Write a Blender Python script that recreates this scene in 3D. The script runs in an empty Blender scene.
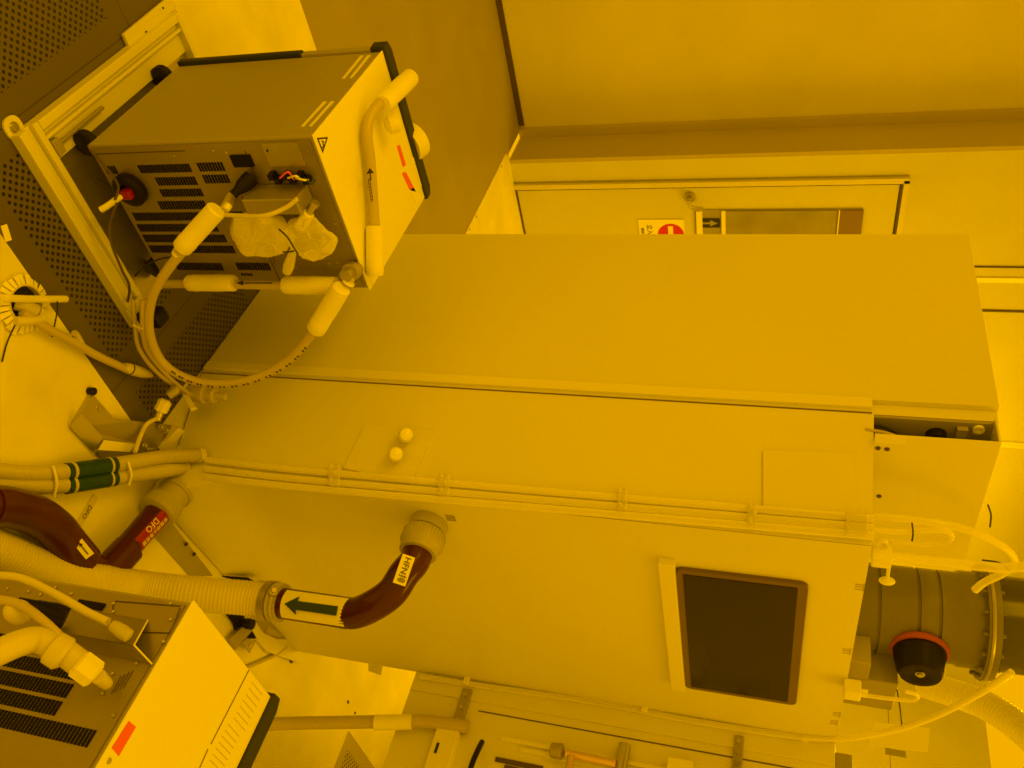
import bpy, bmesh, math, random
from mathutils import Vector, Matrix
random.seed(4)
C = bpy.context.scene.collection
V = Vector
PI = math.pi
# ------------------------------------------------------------------ camera frame (photo taken with the camera on its side)
F = 852.0; H = 1.5
ax = V((223,907,F)).normalized(); ay = V((326,-897,F)).normalized()
s_ = (ax+ay).normalized(); d_ = ax-ay; d_ = (d_ - s_*d_.dot(s_)).normalized()
AX = (s_+d_).normalized(); AY = (s_-d_).normalized(); AZ = AX.cross(AY)
CAM = V((0,0,H))
def ray(x,y):
    c = V((x-512,y-384,F)); return V((AX.dot(c), AY.dot(c), AZ.dot(c)))
def pz(x,y,z=0.0): r=ray(x,y); return CAM + r*((z-H)/r.z)
def px(x,y,X): r=ray(x,y); return CAM + r*(X/r.x)
def py(x,y,Y): r=ray(x,y); return CAM + r*(Y/r.y)
def pp(x,y,p0,n): r=ray(x,y); return CAM + r*((V(p0)-CAM).dot(n)/r.dot(n))
cam_d = bpy.data.cameras.new('camera'); cam = bpy.data.objects.new('camera', cam_d); C.objects.link(cam)
cr = V((AX.x,AY.x,AZ.x)); cd = V((AX.y,AY.y,AZ.y)); cf = V((AX.z,AY.z,AZ.z))
mw = Matrix(((cr.x,-cd.x,-cf.x,0),(cr.y,-cd.y,-cf.y,0),(cr.z,-cd.z,-cf.z,H),(0,0,0,1)))
cam.matrix_world = mw
cam_d.sensor_width = 36; cam_d.lens = F/1024*36; cam_d.clip_start = 0.02
bpy.context.scene.camera = cam

# ------------------------------------------------------------------ materials
def mat(name, col, rough=.5, metal=0, spec=.5, bump=0, bscale=200, var=0, vscale=3, trans=0, alpha=1, ior=1.45):
    m = bpy.data.materials.new(name); m.use_nodes = True
    nt = m.node_tree; b = nt.nodes['Principled BSDF']
    b.inputs['Base Color'].default_value = (*col,1); b.inputs['Roughness'].default_value = rough
    b.inputs['Metallic'].default_value = metal; b.inputs['Specular IOR Level'].default_value = spec
    b.inputs['Transmission Weight'].default_value = trans; b.inputs['Alpha'].default_value = alpha
    b.inputs['IOR'].default_value = ior
    tc = nt.nodes.new('ShaderNodeTexCoord')
    if var:
        n = nt.nodes.new('ShaderNodeTexNoise'); n.inputs['Scale'].default_value = vscale; n.inputs['Detail'].default_value = 5
        nt.links.new(tc.outputs['Object'], n.inputs['Vector'])
        mr = nt.nodes.new('ShaderNodeMapRange'); mr.inputs[1].default_value=.3; mr.inputs[2].default_value=.7
        mr.inputs[3].default_value = 1-var; mr.inputs[4].default_value = 1+var
        nt.links.new(n.outputs['Fac'], mr.inputs[0])
        vm = nt.nodes.new('ShaderNodeVectorMath'); vm.operation='SCALE'; vm.inputs[0].default_value = col
        nt.links.new(mr.outputs[0], vm.inputs['Scale']); nt.links.new(vm.outputs[0], b.inputs['Base Color'])
    if bump:
        n = nt.nodes.new('ShaderNodeTexNoise'); n.inputs['Scale'].default_value = bscale; n.inputs['Detail'].default_value = 3
        nt.links.new(tc.outputs['Object'], n.inputs['Vector'])
        bp = nt.nodes.new('ShaderNodeBump'); bp.inputs['Strength'].default_value = bump; bp.inputs['Distance'].default_value = .002
        nt.links.new(n.outputs['Fac'], bp.inputs['Height']); nt.links.new(bp.outputs[0], b.inputs['Normal'])
    return m
M = {
 'wall': mat('wall_paint',(.62,.62,.60),.6,var=.03),
 'wallL': mat('panel_paint',(.68,.65,.60),.45,var=.04),
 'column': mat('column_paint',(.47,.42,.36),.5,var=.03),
 'light_floor': mat('vinyl_sheet',(.78,.76,.70),.45,var=.09,vscale=6,bump=.1,bscale=30),
 'dark_floor': mat('steel_floor',(.345,.305,.25),.38,metal=.0,var=.05,vscale=4),
 'cab': mat('cabinet_enamel',(.74,.73,.70),.28,spec=.45,var=.02,vscale=2),
 'cab2': mat('cabinet_trim',(.80,.79,.74),.3),
 'trayw': mat('white_powder_coat',(.70,.69,.66),.4,var=.04),
 'steel': mat('stainless',(.55,.52,.46),.28,metal=.85,var=.06,vscale=9),
 'steel_dull': mat('brushed_stainless',(.42,.39,.34),.4,metal=.6,var=.06,vscale=12),
 'chgrey': mat('grey_enamel',(.36,.335,.30),.38,bump=.15,bscale=500),
 'chwhite': mat('white_enamel',(.86,.85,.80),.25,spec=.5),
 'vent': mat('zinc_panel',(.30,.265,.21),.35,metal=.4,var=.05,vscale=12),
 'slot': mat('slot_black',(.010,.007,.005),.7,spec=.2),
 'bezel': mat('bezel_dark',(.035,.04,.03),.45,spec=.3),
 'black': mat('black_rubber',(.012,.009,.007),.4,spec=.25),
 'brown': mat('brown_pipe',(.070,.012,.009),.2,spec=.45,var=.12,vscale=14),
 'grey_union': mat('union_plastic',(.44,.42,.38),.4,bump=.1,bscale=100),
 'hose': mat('cream_hose',(.66,.62,.54),.45,var=.05,vscale=8),
 'conduit': mat('conduit_plastic',(.52,.49,.42),.4),
 'foam': mat('foam_sleeve',(.84,.82,.76),.75,bump=.3,bscale=80),
 'tube': mat('braided_tube',(.52,.46,.36),.3,spec=.6),
 'white': mat('white_label',(.88,.87,.84),.5),
 'ink': mat('ink_black',(.02,.02,.02),.5),
 'green_ink': mat('arrow_green',(.03,.06,.04),.5),
 'red': mat('red_label',(.62,.02,.02),.4),
 'deepred': mat('red_tape',(.30,.008,.008),.35),
 'salmon': mat('orange_red_label',(.85,.12,.10),.5),
 'orange': mat('orange_ring',(.42,.10,.04),.45),
 'duct': mat('grey_duct',(.20,.185,.15),.35,var=.05,vscale=5),
 'ductdark': mat('dark_duct',(.07,.065,.05),.18,spec=.7),
 'winframe': mat('window_gasket',(.16,.11,.06),.3),
 'glassdark': mat('smoked_glass',(.022,.014,.008),.12,spec=.35,var=.4,vscale=2),
 'greentape': mat('green_tape',(.01,.055,.03),.3,var=.2,vscale=60),
 'seam': mat('seam_dark',(.10,.07,.04),.6),
 'hole': mat('deep_hole',(.02,.015,.01),.8),
 'panelgrey': mat('grey_plate',(.33,.31,.27),.45,var=.05),
 'brass': mat('amber_fitting',(.75,.55,.2),.2,metal=.8),
}
def clear(name, col, fac=.5, rough=.15):
    m = bpy.data.materials.new(name); m.use_nodes = True; nt = m.node_tree
    b = nt.nodes['Principled BSDF']; b.inputs['Base Color'].default_value=(*col,1); b.inputs['Roughness'].default_value=rough
    b.inputs['Specular IOR Level'].default_value=.8
    t = nt.nodes.new('ShaderNodeBsdfTransparent'); mx = nt.nodes.new('ShaderNodeMixShader')
    lw = nt.nodes.new('ShaderNodeLayerWeight'); lw.inputs['Blend'].default_value=.45
    mr = nt.nodes.new('ShaderNodeMapRange'); mr.inputs[3].default_value=fac*.55; mr.inputs[4].default_value=min(1,fac*1.6)
    nt.links.new(lw.outputs['Facing'], mr.inputs[0]); nt.links.new(mr.outputs[0], mx.inputs[0])
    nt.links.new(t.outputs[0], mx.inputs[1]); nt.links.new(b.outputs[0], mx.inputs[2])
    nt.links.new(mx.outputs[0], nt.nodes['Material Output'].inputs[0]); return m
M['clear'] = clear('clear_tube',(.97,.95,.88),.85,.2)
M['bag'] = clear('clear_film',(.92,.90,.82),.6,.25)
M['glass'] = clear('door_glass',(.06,.055,.045),.5,.1)
def perforated(name, base, pitch=.0172, r=.23, x0=.6, y0=1.08, tile=.6, border=.052, slots=False):
    m = bpy.data.materials.new(name); m.use_nodes = True; nt = m.node_tree; N = nt.nodes; L = nt.links
    b = N['Principled BSDF']; b.inputs['Roughness'].default_value=.42
    g = N.new('ShaderNodeNewGeometry'); sp = N.new('ShaderNodeSeparateXYZ'); L.new(g.outputs['Position'], sp.inputs[0])
    def mth(op,a,bb=None,c=None):
        n=N.new('ShaderNodeMath'); n.operation=op
        for i,v in enumerate((a,bb,c)):
            if v is None: continue
            if isinstance(v,(int,float)): n.inputs[i].default_value=v
            else: L.new(v,n.inputs[i])
        return n.outputs[0]
    X = mth('SUBTRACT',sp.outputs[0],x0); Y = mth('SUBTRACT',sp.outputs[1],y0)
    # two interleaved square lattices = staggered holes
    def lattice(ox,oy,pxx,pyy,rr):
        u = mth('DIVIDE',mth('ADD',X,ox),pxx); v = mth('DIVIDE',mth('ADD',Y,oy),pyy)
        fu = mth('SUBTRACT',mth('FRACT',u),.5); fv = mth('SUBTRACT',mth('FRACT',v),.5)
        fu = mth('MULTIPLY',fu,pxx); fv = mth('MULTIPLY',fv,pyy)
        d = mth('SQRT',mth('ADD',mth('POWER',fu,2.0),mth('POWER',fv,2.0)))
        return mth('LESS_THAN',d,rr)
    rr = pitch*r
    h = mth('MAXIMUM',lattice(10,10,pitch*1.15,pitch*1.15,rr),lattice(10+pitch*.575,10+pitch*.575,pitch*1.15,pitch*1.15,rr))
    def inside(c):
        fr = mth('MULTIPLY',mth('FRACT',mth('ADD',mth('DIVIDE',c,tile),20)),tile)
        return mth('MULTIPLY',mth('GREATER_THAN',fr,border),mth('LESS_THAN',fr,tile-border)), mth('MAXIMUM',mth('LESS_THAN',fr,.0015),mth('GREATER_THAN',fr,tile-.0015))
    ix,gx = inside(X); iy,gy = inside(Y)
    hole = mth('MULTIPLY',h,mth('MULTIPLY',ix,iy))
    dark = mth('MAXIMUM',hole,mth('MULTIPLY',mth('MAXIMUM',gx,gy),.6))
    n = N.new('ShaderNodeTexNoise'); n.inputs['Scale'].default_value=5; n.inputs['Detail'].default_value=4
    mixb = N.new('ShaderNodeMix'); mixb.data_type='RGBA'; mixb.inputs['A'].default_value=(*[c*.88 for c in base],1); mixb.inputs['B'].default_value=(*[c*1.12 for c in base],1)
    L.new(n.outputs['Fac'],mixb.inputs['Factor'])
    mix = N.new('ShaderNodeMix'); mix.data_type='RGBA'; L.new(dark,mix.inputs['Factor']); L.new(mixb.outputs['Result'],mix.inputs['A']); mix.inputs['B'].default_value=(.008,.006,.004,1)
    L.new(mix.outputs['Result'],b.inputs['Base Color'])
    bp = N.new('ShaderNodeBump'); bp.inputs['Strength'].default_value=.5; bp.inputs['Distance'].default_value=.002; bp.invert=True
    L.new(hole,bp.inputs['Height']); L.new(bp.outputs[0],b.inputs['Normal'])
    return m
M['perf'] = perforated('perforated_steel_tile',(.115,.098,.075))
M['perf2'] = perforated('slotted_steel_tile',(.42,.38,.32),pitch=.020,r=.24)

# ------------------------------------------------------------------ mesh helpers
def obj(name, bm, m, parent=None, smooth=False, bevel=0):
    me = bpy.data.meshes.new(name)
    bmesh.ops.recalc_face_normals(bm, faces=bm.faces)
    bm.to_mesh(me); bm.free()
    if isinstance(m,str): m = M[m]
    me.materials.append(m)
    if smooth:
        for p in me.polygons: p.use_smooth = True
        try: me.set_sharp_from_angle(angle=math.radians(40))
        except Exception: pass
    o = bpy.data.objects.new(name, me); C.objects.link(o)
    if parent:
        o.parent = parent
        o.matrix_parent_inverse = Matrix.Translation(-parent.location) if parent.type=='EMPTY' else parent.matrix_parent_inverse.copy()
        if parent.type!='EMPTY': o.matrix_parent_inverse = wm(parent).inverted()
    if bevel:
        b = o.modifiers.new('bevel','BEVEL'); b.width=bevel; b.segments=2; b.limit_method='ANGLE'
    return o
def wm(o):
    if o.parent is None: return Matrix.Translation(o.location)
    return wm(o.parent) @ o.matrix_parent_inverse
def thing(name, label, cat, loc=(0,0,0), group=None):
    o = bpy.data.objects.new(name, None); C.objects.link(o); o.location = loc; o.empty_display_size=.05
    o['label']=label; o['category']=cat
    if group: o['group']=group
    return o
def tag(o, label, cat, group=None):
    o['label']=label; o['category']=cat
    if group: o['group']=group
    return o
def struct(name, bm, m, parent=None, bevel=0, label=None):
    o = obj(name,bm,m,parent,bevel=bevel)
    if not parent: o['kind']='structure'
    if label: o['label']=label
    return o
def box(x0,x1,y0,y1,z0,z1,bm=None):
    bm = bm or bmesh.new()
    r = bmesh.ops.create_cube(bm,size=1)
    for v in r['verts']:
        v.co = V(((x0+x1)/2+v.co.x*(x1-x0),(y0+y1)/2+v.co.y*(y1-y0),(z0+z1)/2+v.co.z*(z1-z0)))
    return bm
def frame(n, up=None):
    n = V(n).normalized()
    up = V(up) if up is not None else (V((0,0,1)) if abs(n.z)<.9 else V((0,1,0)))
    a = up.cross(n)
    if a.length<1e-5: a = V((1,0,0)).cross(n)
    a.normalize(); b = n.cross(a); return a,b,n
def lathe(p0, axis, prof, n=28, bm=None, cap=True, sy=1):
    """prof: list of (distance along axis, radius)"""
    bm = bm or bmesh.new(); a,b,d = frame(axis); p0=V(p0); rings=[]
    for t,r in prof:
        rings.append([bm.verts.new(p0+d*t+(a*math.cos(2*PI*i/n)+b*math.sin(2*PI*i/n)*sy)*max(r,1e-5)) for i in range(n)])
    for A,B in zip(rings,rings[1:]):
        for i in range(n): bm.faces.new((A[i],A[(i+1)%n],B[(i+1)%n],B[i]))
    if cap: bm.faces.new(rings[0]); bm.faces.new(rings[-1])
    return bm
def smooth_path(pts, seg=10):
    pts=[V(p) for p in pts]
    if len(pts)==2: return [pts[0].lerp(pts[1],i/seg) for i in range(seg+1)]
    out=[]; P=[pts[0]*2-pts[1]]+pts+[pts[-1]*2-pts[-2]]
    for i in range(1,len(P)-2):
        p0,p1,p2,p3=P[i-1:i+3]
        for k in range(seg):
            t=k/seg
            out.append(.5*((2*p1)+(p2-p0)*t+(2*p0-5*p1+4*p2-p3)*t*t+(3*p1-p0-3*p2+p3)*t**3))
    out.append(pts[-1]); return out
def sweep(path, rad, n=14, bm=None, cap=True):
    bm = bm or bmesh.new(); rings=[]; prev=None
    for i,p in enumerate(path):
        t = (path[min(i+1,len(path)-1)]-path[max(i-1,0)]).normalized()
        if prev is None: a,_,_ = frame(t)
        else:
            a = prev - t*prev.dot(t); a.normalize()
        prev=a; b=t.cross(a)
        r = rad(i) if callable(rad) else rad
        rings.append([bm.verts.new(p+(a*math.cos(2*PI*k/n)+b*math.sin(2*PI*k/n))*r) for k in range(n)])
    for A,B in zip(rings,rings[1:]):
        for k in range(n): bm.faces.new((A[k],A[(k+1)%n],B[(k+1)%n],B[k]))
    if cap: bm.faces.new(rings[0]); bm.faces.new(rings[-1])
    return bm
def tube(pts, r, n=12, seg=10, bm=None): return sweep(smooth_path(pts,seg), r, n, bm)
def resample(path, step):
    out=[path[0]]; acc=0
    for a,b in zip(path,path[1:]):
        L=(b-a).length; t=0
        while acc+(L-t)>=step:
            t+=step-acc; acc=0; out.append(a.lerp(b,min(1,t/L)))
        acc+=L-t
    return out
def corrugated(pts, r, pitch=.008, depth=.1, n=18):
    p = resample(smooth_path(pts,24), pitch/4)
    return sweep(p, lambda i: r*(1-depth*(.5-.5*math.cos(2*PI*i/4))), n)
def poly(pts, thick, nrm, bm=None):
    """flat polygon given in 3-D extruded by thick against nrm"""
    bm = bm or bmesh.new(); nrm=V(nrm).normalized()
    a=[bm.verts.new(V(p)) for p in pts]; b=[bm.verts.new(V(p)-nrm*thick) for p in pts]
    bm.faces.new(a); bm.faces.new(b[::-1])
    for i in range(len(a)): j=(i+1)%len(a); bm.faces.new((a[i],b[i],b[j],a[j]))
    return bm
def prism(xy, z0, z1, bm=None):
    return poly([(x,y,z1) for x,y in xy], z1-z0, (0,0,1), bm)
def rrect(w,h,r,n=5):
    o=[]
    for cx,cy,a0 in ((w/2-r,h/2-r,0),(-w/2+r,h/2-r,90),(-w/2+r,-h/2+r,180),(w/2-r,-h/2+r,270)):
        for k in range(n+1):
            a=math.radians(a0+90*k/n); o.append((cx+r*math.cos(a),cy+r*math.sin(a)))
    return o
def ball(c, rx, ry=None, rz=None, bm=None, sub=3):
    bm=bm or bmesh.new(); r=bmesh.ops.create_icosphere(bm,subdivisions=sub,radius=1)
    for v in r['verts']: v.co=V((c[0]+v.co.x*rx,c[1]+v.co.y*(ry or rx),c[2]+v.co.z*(rz or rx)))
    return bm
def text(name, body, size, loc, xdir, ydir, m, parent=None, thick=.0003, sx=1):
    cu = bpy.data.curves.new(name,'FONT'); cu.body=body; cu.size=size; cu.align_x='CENTER'; cu.align_y='CENTER'; cu.extrude=thick
    cu.resolution_u=3
    t = bpy.data.objects.new(name,cu); C.objects.link(t)
    bpy.context.view_layer.update()
    me = bpy.data.meshes.new_from_object(t.evaluated_get(bpy.context.evaluated_depsgraph_get()))
    bpy.data.objects.remove(t); 
    xd=V(xdir).normalized(); yd=V(ydir); yd=(yd-xd*yd.dot(xd)).normalized(); zd=xd.cross(yd)
    for v in me.vertices:
        v.co = V(loc)+xd*v.co.x*sx+yd*v.co.y+zd*v.co.z
    me.materials.clear(); me.materials.append(M[m])
    o = bpy.data.objects.new(name,me); C.objects.link(o)
    if parent:
        o.parent=parent; o.matrix_parent_inverse = wm(parent).inverted()
    return o
def bolt(p, n, r, bm=None, h=None):
    h=h or r*.6
    return lathe(p,n,[(0,r*1.4),(h*.25,r*1.4),(h*.25,r),(h,r*.95),(h*1.05,r*.5)],12,bm)
def cable_tie(p, axis, r, parent=None, m='ink', w=.004):
    a,b,d=frame(axis); bm=lathe(V(p)-d*w/2,axis,[(0,r*.97),(0,r*1.07),(w,r*1.07),(w,r*.97)],18,None,False)
    q=V(p)+a*r*1.1
    box(q.x-.003,q.x+.003,q.y-.003,q.y+.003,q.z-.003,q.z+.003,bm)
    return obj('cable_tie',bm,m,parent)

# ------------------------------------------------------------------ room
XA=1.379; YC=1.082; XR=2.40; YD=3.956; YW=4.21
bm=box(-2.5,3.0,-1.5,1.08,-.04,0); box(3.0,8,-1.5,.48,-.04,0,bm); box(3.6,8,.48,1.08,-.04,0,bm); box(XA,8,1.08,2.43,-.04,0,bm); box(2.23,8,2.43,YD,-.04,0,bm)
struct('floor',bm,'light_floor')
struct('floor',box(3.0,3.6,.48,1.08,-.04,0),'perf2')
struct('floor',box(-2.5,XA,1.08,1.86,-.04,0),'perf')
struct('floor',box(.60,XA,1.86,2.43,-.04,.0),'light_floor')
struct('floor',box(-2.5,.60,1.86,2.43,-.04,0),'perf')
struct('floor',box(-2.5,2.23,2.43,YW,-.04,0),'dark_floor')
# wall behind the chiller, column step, door wall
struct('wall_left',box(-2.5,2.285,YW,YW+.1,0,3.2),'wallL')
struct('wall_back',box(2.285,9,YD,YD+.35,0,3.2),'wall')
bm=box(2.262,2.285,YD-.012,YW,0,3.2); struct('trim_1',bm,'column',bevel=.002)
bm=box(2.215,2.262,YW-.03,YW,0,3.2); struct('trim_2',bm,'column')
struct('trim_3',box(2.285,2.40,YD-.012,YD,.0,3.2),'wall')
struct('trim_4',box(2.2,2.235,2.2,YD-.05,0,.006),'light_floor')
bm=bmesh.new()
for y in (3.80,3.33,3.22): lathe((2.216,y,.006),(0,0,1),[(0,.007),(.0012,.007)],12,bm)
obj('screw_cover',bm,'panelgrey',bpy.data.objects['trim_4'])
struct('trim_5',box(2.2348,2.2385,2.2,YD-.05,0,.0015),'seam')
struct('trim_6',box(-2.5,2.2,YW-.012,YW,0,.03),'seam')
struct('wall_right',box(7.4,7.5,-1.5,YD,0,3.2),'wall')
# wall panel joints
for i,(x0,x1,m_) in enumerate(((3.02,3.05,'cab2'),(3.235,3.245,'seam'),(4.25,4.30,'cab2'),(2.95,2.955,'seam'))):
    struct('trim_%d'%(7+i),box(x0,x1,YD-.008,YD,0,3.2),m_)
# door
dx0=2.425; dx1=3.30; dz=2.00
door=struct('door_1',box(dx0+.03,dx1-.03,YD-.014,YD-.002,.012,dz-.03),'wall')
fr=box(dx0-.012,dx0+.016,YD-.03,YD,0,dz+.012); box(dx1-.016,dx1+.012,YD-.03,YD,0,dz+.012,fr); box(dx0,dx1,YD-.03,YD,dz-.012,dz+.012,fr)
obj('door_frame',fr,'wallL',door)
fr=box(dx0+.02,dx0+.024,YD-.016,YD,.004,dz-.02); box(dx0+.02,dx1-.02,YD-.016,YD,dz-.026,dz-.02,fr); box(dx0+.02,dx1,YD-.016,YD,.002,.012,fr)
obj('door_gap',fr,'seam',door)
wp=[py(x,y,YD) for x,y in ((695,208),(863,207))]
wx0=wp[0].x; wz0=wp[0].z; wz1=wp[1].z; wx1=wx0+.46
fr=box(wx0,wx1,YD-.02,YD-.004,wz0,wz1)
obj('window_recess',fr,'panelgrey',door)
zz=[py(x,220,YD).z for x in (697,703,722,726,832,836,840,864)]
fr=box(wx0+.004,wx1,YD-.03,YD-.02,zz[0],zz[1]); box(wx0+.004,wx1,YD-.03,YD-.02,zz[2],zz[3],fr); box(wx0+.004,wx1,YD-.03,YD-.02,zz[5]+.008,zz[5]+.014,fr)
obj('window_rail',fr,'chwhite',door)
obj('window_pane',box(wx0+.006,wx1-.006,YD-.026,YD-.021,zz[3],zz[5]),M['glassdark'] if False else mat('dim_window',(.30,.28,.24),.15,spec=.6,var=.12,vscale=7),door)
obj('window_shade',box(wx0+.006,wx1-.006,YD-.027,YD-.021,zz[6]-.01,zz[7]-.008),mat('shade_brown',(.22,.15,.08),.5),door)
c=py(710,223,YD-.023); 
st=obj('arrow_sticker',box(c.x-.028,c.x+.028,c.y-.002,c.y,c.z-.052,c.z+.052),'ink',door)
a=poly([(c.x+u,c.y-.003,c.z+w) for u,w in ((-.006,-.04),(.006,-.04),(.006,0),(.02,0),(0,.042),(-.02,0),(-.006,0))],.001,(0,-1,0))
obj('arrow_mark',a,'panelgrey',st)
hd=py(694,195,YD)
b_=lathe((hd.x,YD-.014,hd.z-.02),(0,-1,0),[(0,.03),(.012,.03),(.014,.016),(.04,.014)],20)
hn=obj('door_handle',b_,'steel_dull',door,True)
b_=tube([(hd.x,YD-.05,hd.z-.02),(hd.x+.03,YD-.055,hd.z-.018),(hd.x+.045,YD-.055,hd.z+.0),(hd.x+.05,YD-.055,hd.z+.05)],.010)
obj('lever',b_,'steel',hn,True)
# no-entry sign on the door
sc=py(671,234.5,YD-.017); hw=.098
sg=tag(obj('no_entry_sign',box(sc.x-hw,sc.x+hw,YD-.0195,YD-.0145,py(640,234,YD).z,py(685,234,YD).z),'white'),'white no entry notice with a red disc, stuck on the far door','sign')
rr=.0715
d_=lathe((sc.x,YD-.0195,sc.z),(0,-1,0),[(0,rr),(.001,rr)],40); obj('red_disc',d_,'red',sg)
obj('white_bar',box(sc.x-.058,sc.x+.058,YD-.0225,YD-.0205,sc.z-.0135,sc.z+.0135),'white',sg)
text('sign_text','立入禁止',.034,(sc.x,YD-.0205,py(650.5,234,YD).z),(1,0,0),(0,0,1),'ink',sg)
text('small_sign_text','関係者以外',.018,(sc.x,YD-.0205,py(643.5,234,YD).z),(1,0,0),(0,0,1),'ink',sg)

# ------------------------------------------------------------------ main cabinet
cab=thing('process_cabinet','tall white enclosed process cabinet with chamfered corner and smoked window, centre of the room','cabinet',(XA,YC,0))
p_=prism([(XA+.001,1.977),(XA+.001,1.345),(1.49,1.084),(XR,1.084),(XR,1.977)],.012,1.674)
obj('body',p_,'cab',cab)
obj('side_panel',box(XA-.002,XA+.012,1.376,1.978,.003,1.912),'cab',cab,bevel=.001)
obj('upper_housing',box(XA+.012,1.785,1.345,1.977,1.674,1.91),'cab',cab)
# vertical corner trim between side panel and chamfer
obj('corner_trim',box(XA-.008,XA+.004,1.349,1.3765,.006,1.672),'cab2',cab,bevel=.0015)
obj('corner_groove',box(XA-.001,XA+.004,1.3385,1.349,.006,1.672),'wall',cab)
obj('corner_seam',box(XA-.002,XA+.004,1.3365,1.3385,.006,1.672),'winframe',cab)
# chamfer
A0=V((XA,1.338,0)); A1=V((1.49,1.082,0)); u_=(A1-A0).normalized(); nC=V((u_.y,-u_.x,0)); 
if nC.dot(V((-1,-1,0)))<0: nC=-nC
obj('corner_panel',poly([A0+nC*.0+V((0,0,.006)),A1+V((0,0,.006)),A1+V((0,0,1.676)),A0+V((0,0,1.676))],.006,nC),'cab',cab)
fpn=bmesh.new(); nz=42; gr=[]
for k in range(nz+1):
    z=.004+(1.677-.004)*k/nz; t=max(0,1-z/.20); row=[]
    for j in range(9):
        u=j/8; x=(1.49-.015*t)+(XR-(1.49-.015*t))*u; row.append(fpn.verts.new((x,YC-.001-(.083*t)*(1-u)**1.0,z)))
    gr.append(row)
for k in range(nz):
    for j in range(8): fpn.faces.new((gr[k][j],gr[k][j+1],gr[k+1][j+1],gr[k+1][j]))
obj('front_panel',fpn,'cab',cab,True)
obj('corner_foot',poly([V((1.49,1.081,.20)),V((1.475,.998,.004)),V((1.46,1.15,.004))],.002,(-1,-.3,0)),'cab',cab)
# panel hairlines on the chamfer
def onC(x,y,off=0.0): return pp(x,y,A0+nC*off,nC)
def hatch(px4, name, offs=.006):
    q=[onC(x,y,offs) for x,y in px4]
    return obj(name,poly(q,offs,nC),'cab',cab,bevel=.0008)
hatch([(343,468),(365,424),(433,431),(411,484)],'inspection_plate')
hatch([(763,450),(853,453),(857,516),(763,509)],'access_cover')
for x,y in ((412,430),(402,449)):
    p0=onC(x-8,y+7,.0); 
    k=lathe(p0,nC+V((.1,-.1,.55)),[(0,.011),(.026,.011),(.027,.015),(.032,.018),(.042,.0185),(.050,.014),(.053,.006)],20)
    kk=obj('knob',k,'chwhite',cab,True); 
    bs=lathe(p0,nC+V((.1,-.1,.55)),[(-.004,.014),(.018,.013)],16); obj('knob_base',bs,'panelgrey',kk)
# window and its ledge
w0=py(680,568,YC); w1=py(803,581,YC); w2=py(797,698,YC); w3=py(686,686,YC)
wc=V(((w0.x+w1.x+w2.x+w3.x)/4,YC,(w0.z+w1.z+w2.z+w3.z)/4)); ww=((w3.x-w0.x)+(w2.x-w1.x))/2; wh=((w1.z-w0.z)+(w2.z-w3.z))/2
wf=obj('window_frame',poly([(wc.x+a,YC-.012,wc.z+b) for a,b in rrect(ww*1.02,wh*1.04,.018)],.012,(0,-1,0)),'winframe',cab,bevel=.002)
obj('window_pane',box(wc.x-ww/2+.008,wc.x+ww/2-.012,YC-.0135,YC-.011,wc.z-wh/2+.012,wc.z+wh/2-.016),'glassdark',wf)
obj('window_ledge',box(w0.x-.035,w3.x-.005,YC-.02,YC,w0.z-.045,w0.z-.008),'cab2',cab,bevel=.002)
# upper box with open left side
ub=box(XA,1.785,1.277,1.281,1.676,1.905); box(1.781,1.785,1.281,1.345,1.676,1.905,ub); box(XA,1.785,1.281,1.345,1.901,1.905,ub); 
obj('upper_box_panel',ub,'cab',cab)
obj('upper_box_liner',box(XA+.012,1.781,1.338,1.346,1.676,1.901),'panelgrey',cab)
obj('panel_lip',box(XA-.0015,XA+.022,1.2755,1.2768,1.677,1.735),'cab2',cab)
for x,y in ((887,449),(878,448),(879,496)): 
    q=py(x,y,1.277); obj('panel_screw',lathe(q,(0,-1,0),[(0,.0055),(.002,.005)],12),'seam',cab)
q=V((1.47,1.336,1.79)); obj('valve_knob',lathe(V((1.43,1.337,1.80)),(0,-1,0),[(0,.02),(.02,.02),(.022,.012),(.03,.012)],20),'black',cab,True)
obj('grommet',lathe(V((1.405,1.337,1.875)),(0,-1,0),[(0,.011),(.006,.011),(.006,.006),(.002,.006)],18),'chwhite',cab,True)
obj('valve_block',box(1.40,1.43,1.325,1.337,1.835,1.855),'panelgrey',cab)
obj('inner_hose',tube([(1.41,1.315,1.66),(1.415,1.315,1.70),(1.44,1.31,1.73),(1.48,1.31,1.745)],.014),'black',cab,True)
obj('inner_wire',tube([(1.395,1.305,1.66),(1.397,1.30,1.70),(1.41,1.295,1.735),(1.45,1.295,1.76)],.004),'tube',cab,True)
# projecting right-hand housing
DX=XR; 
rt=thing('side_enclosure','white housing projecting from the right end of the process cabinet, with two dark latches','cabinet',(DX,.7,.445))
obj('body',box(DX,3.15,-.25,1.082,.445,1.677),'cab',rt,bevel=.002)
obj('cover_panel',box(DX-.006,DX,1.02,1.081,.447,1.676),'cab',rt,bevel=.002)
g0=px(478,713,DX); g1=px(770,762,DX)
obj('panel_seam',box(DX-.0015,DX+.001,(g0.y+g1.y)/2-.0016,(g0.y+g1.y)/2+.0016,g0.z,1.67),'seam',rt)
for a,b,w in (((467,690),(458,730),.016),((740,737),(736,774),.013)):
    p=px(*a,DX-.001); q=px(*b,DX-.001)
    z=(p.z+q.z)/2
    l=box(DX-.014,DX,q.y,p.y,z-w,z+w); lt=obj('latch',l,'steel_dull',rt,bevel=.003)
    for yy,r_ in ((p.y-.02,.007),((p.y+q.y)/2,.006),(q.y+.02,.010)): obj('rivet',lathe((DX-.014,yy,z),(-1,0,0),[(0,r_),(.006,r_*.9)],12),'steel',lt)
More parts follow.
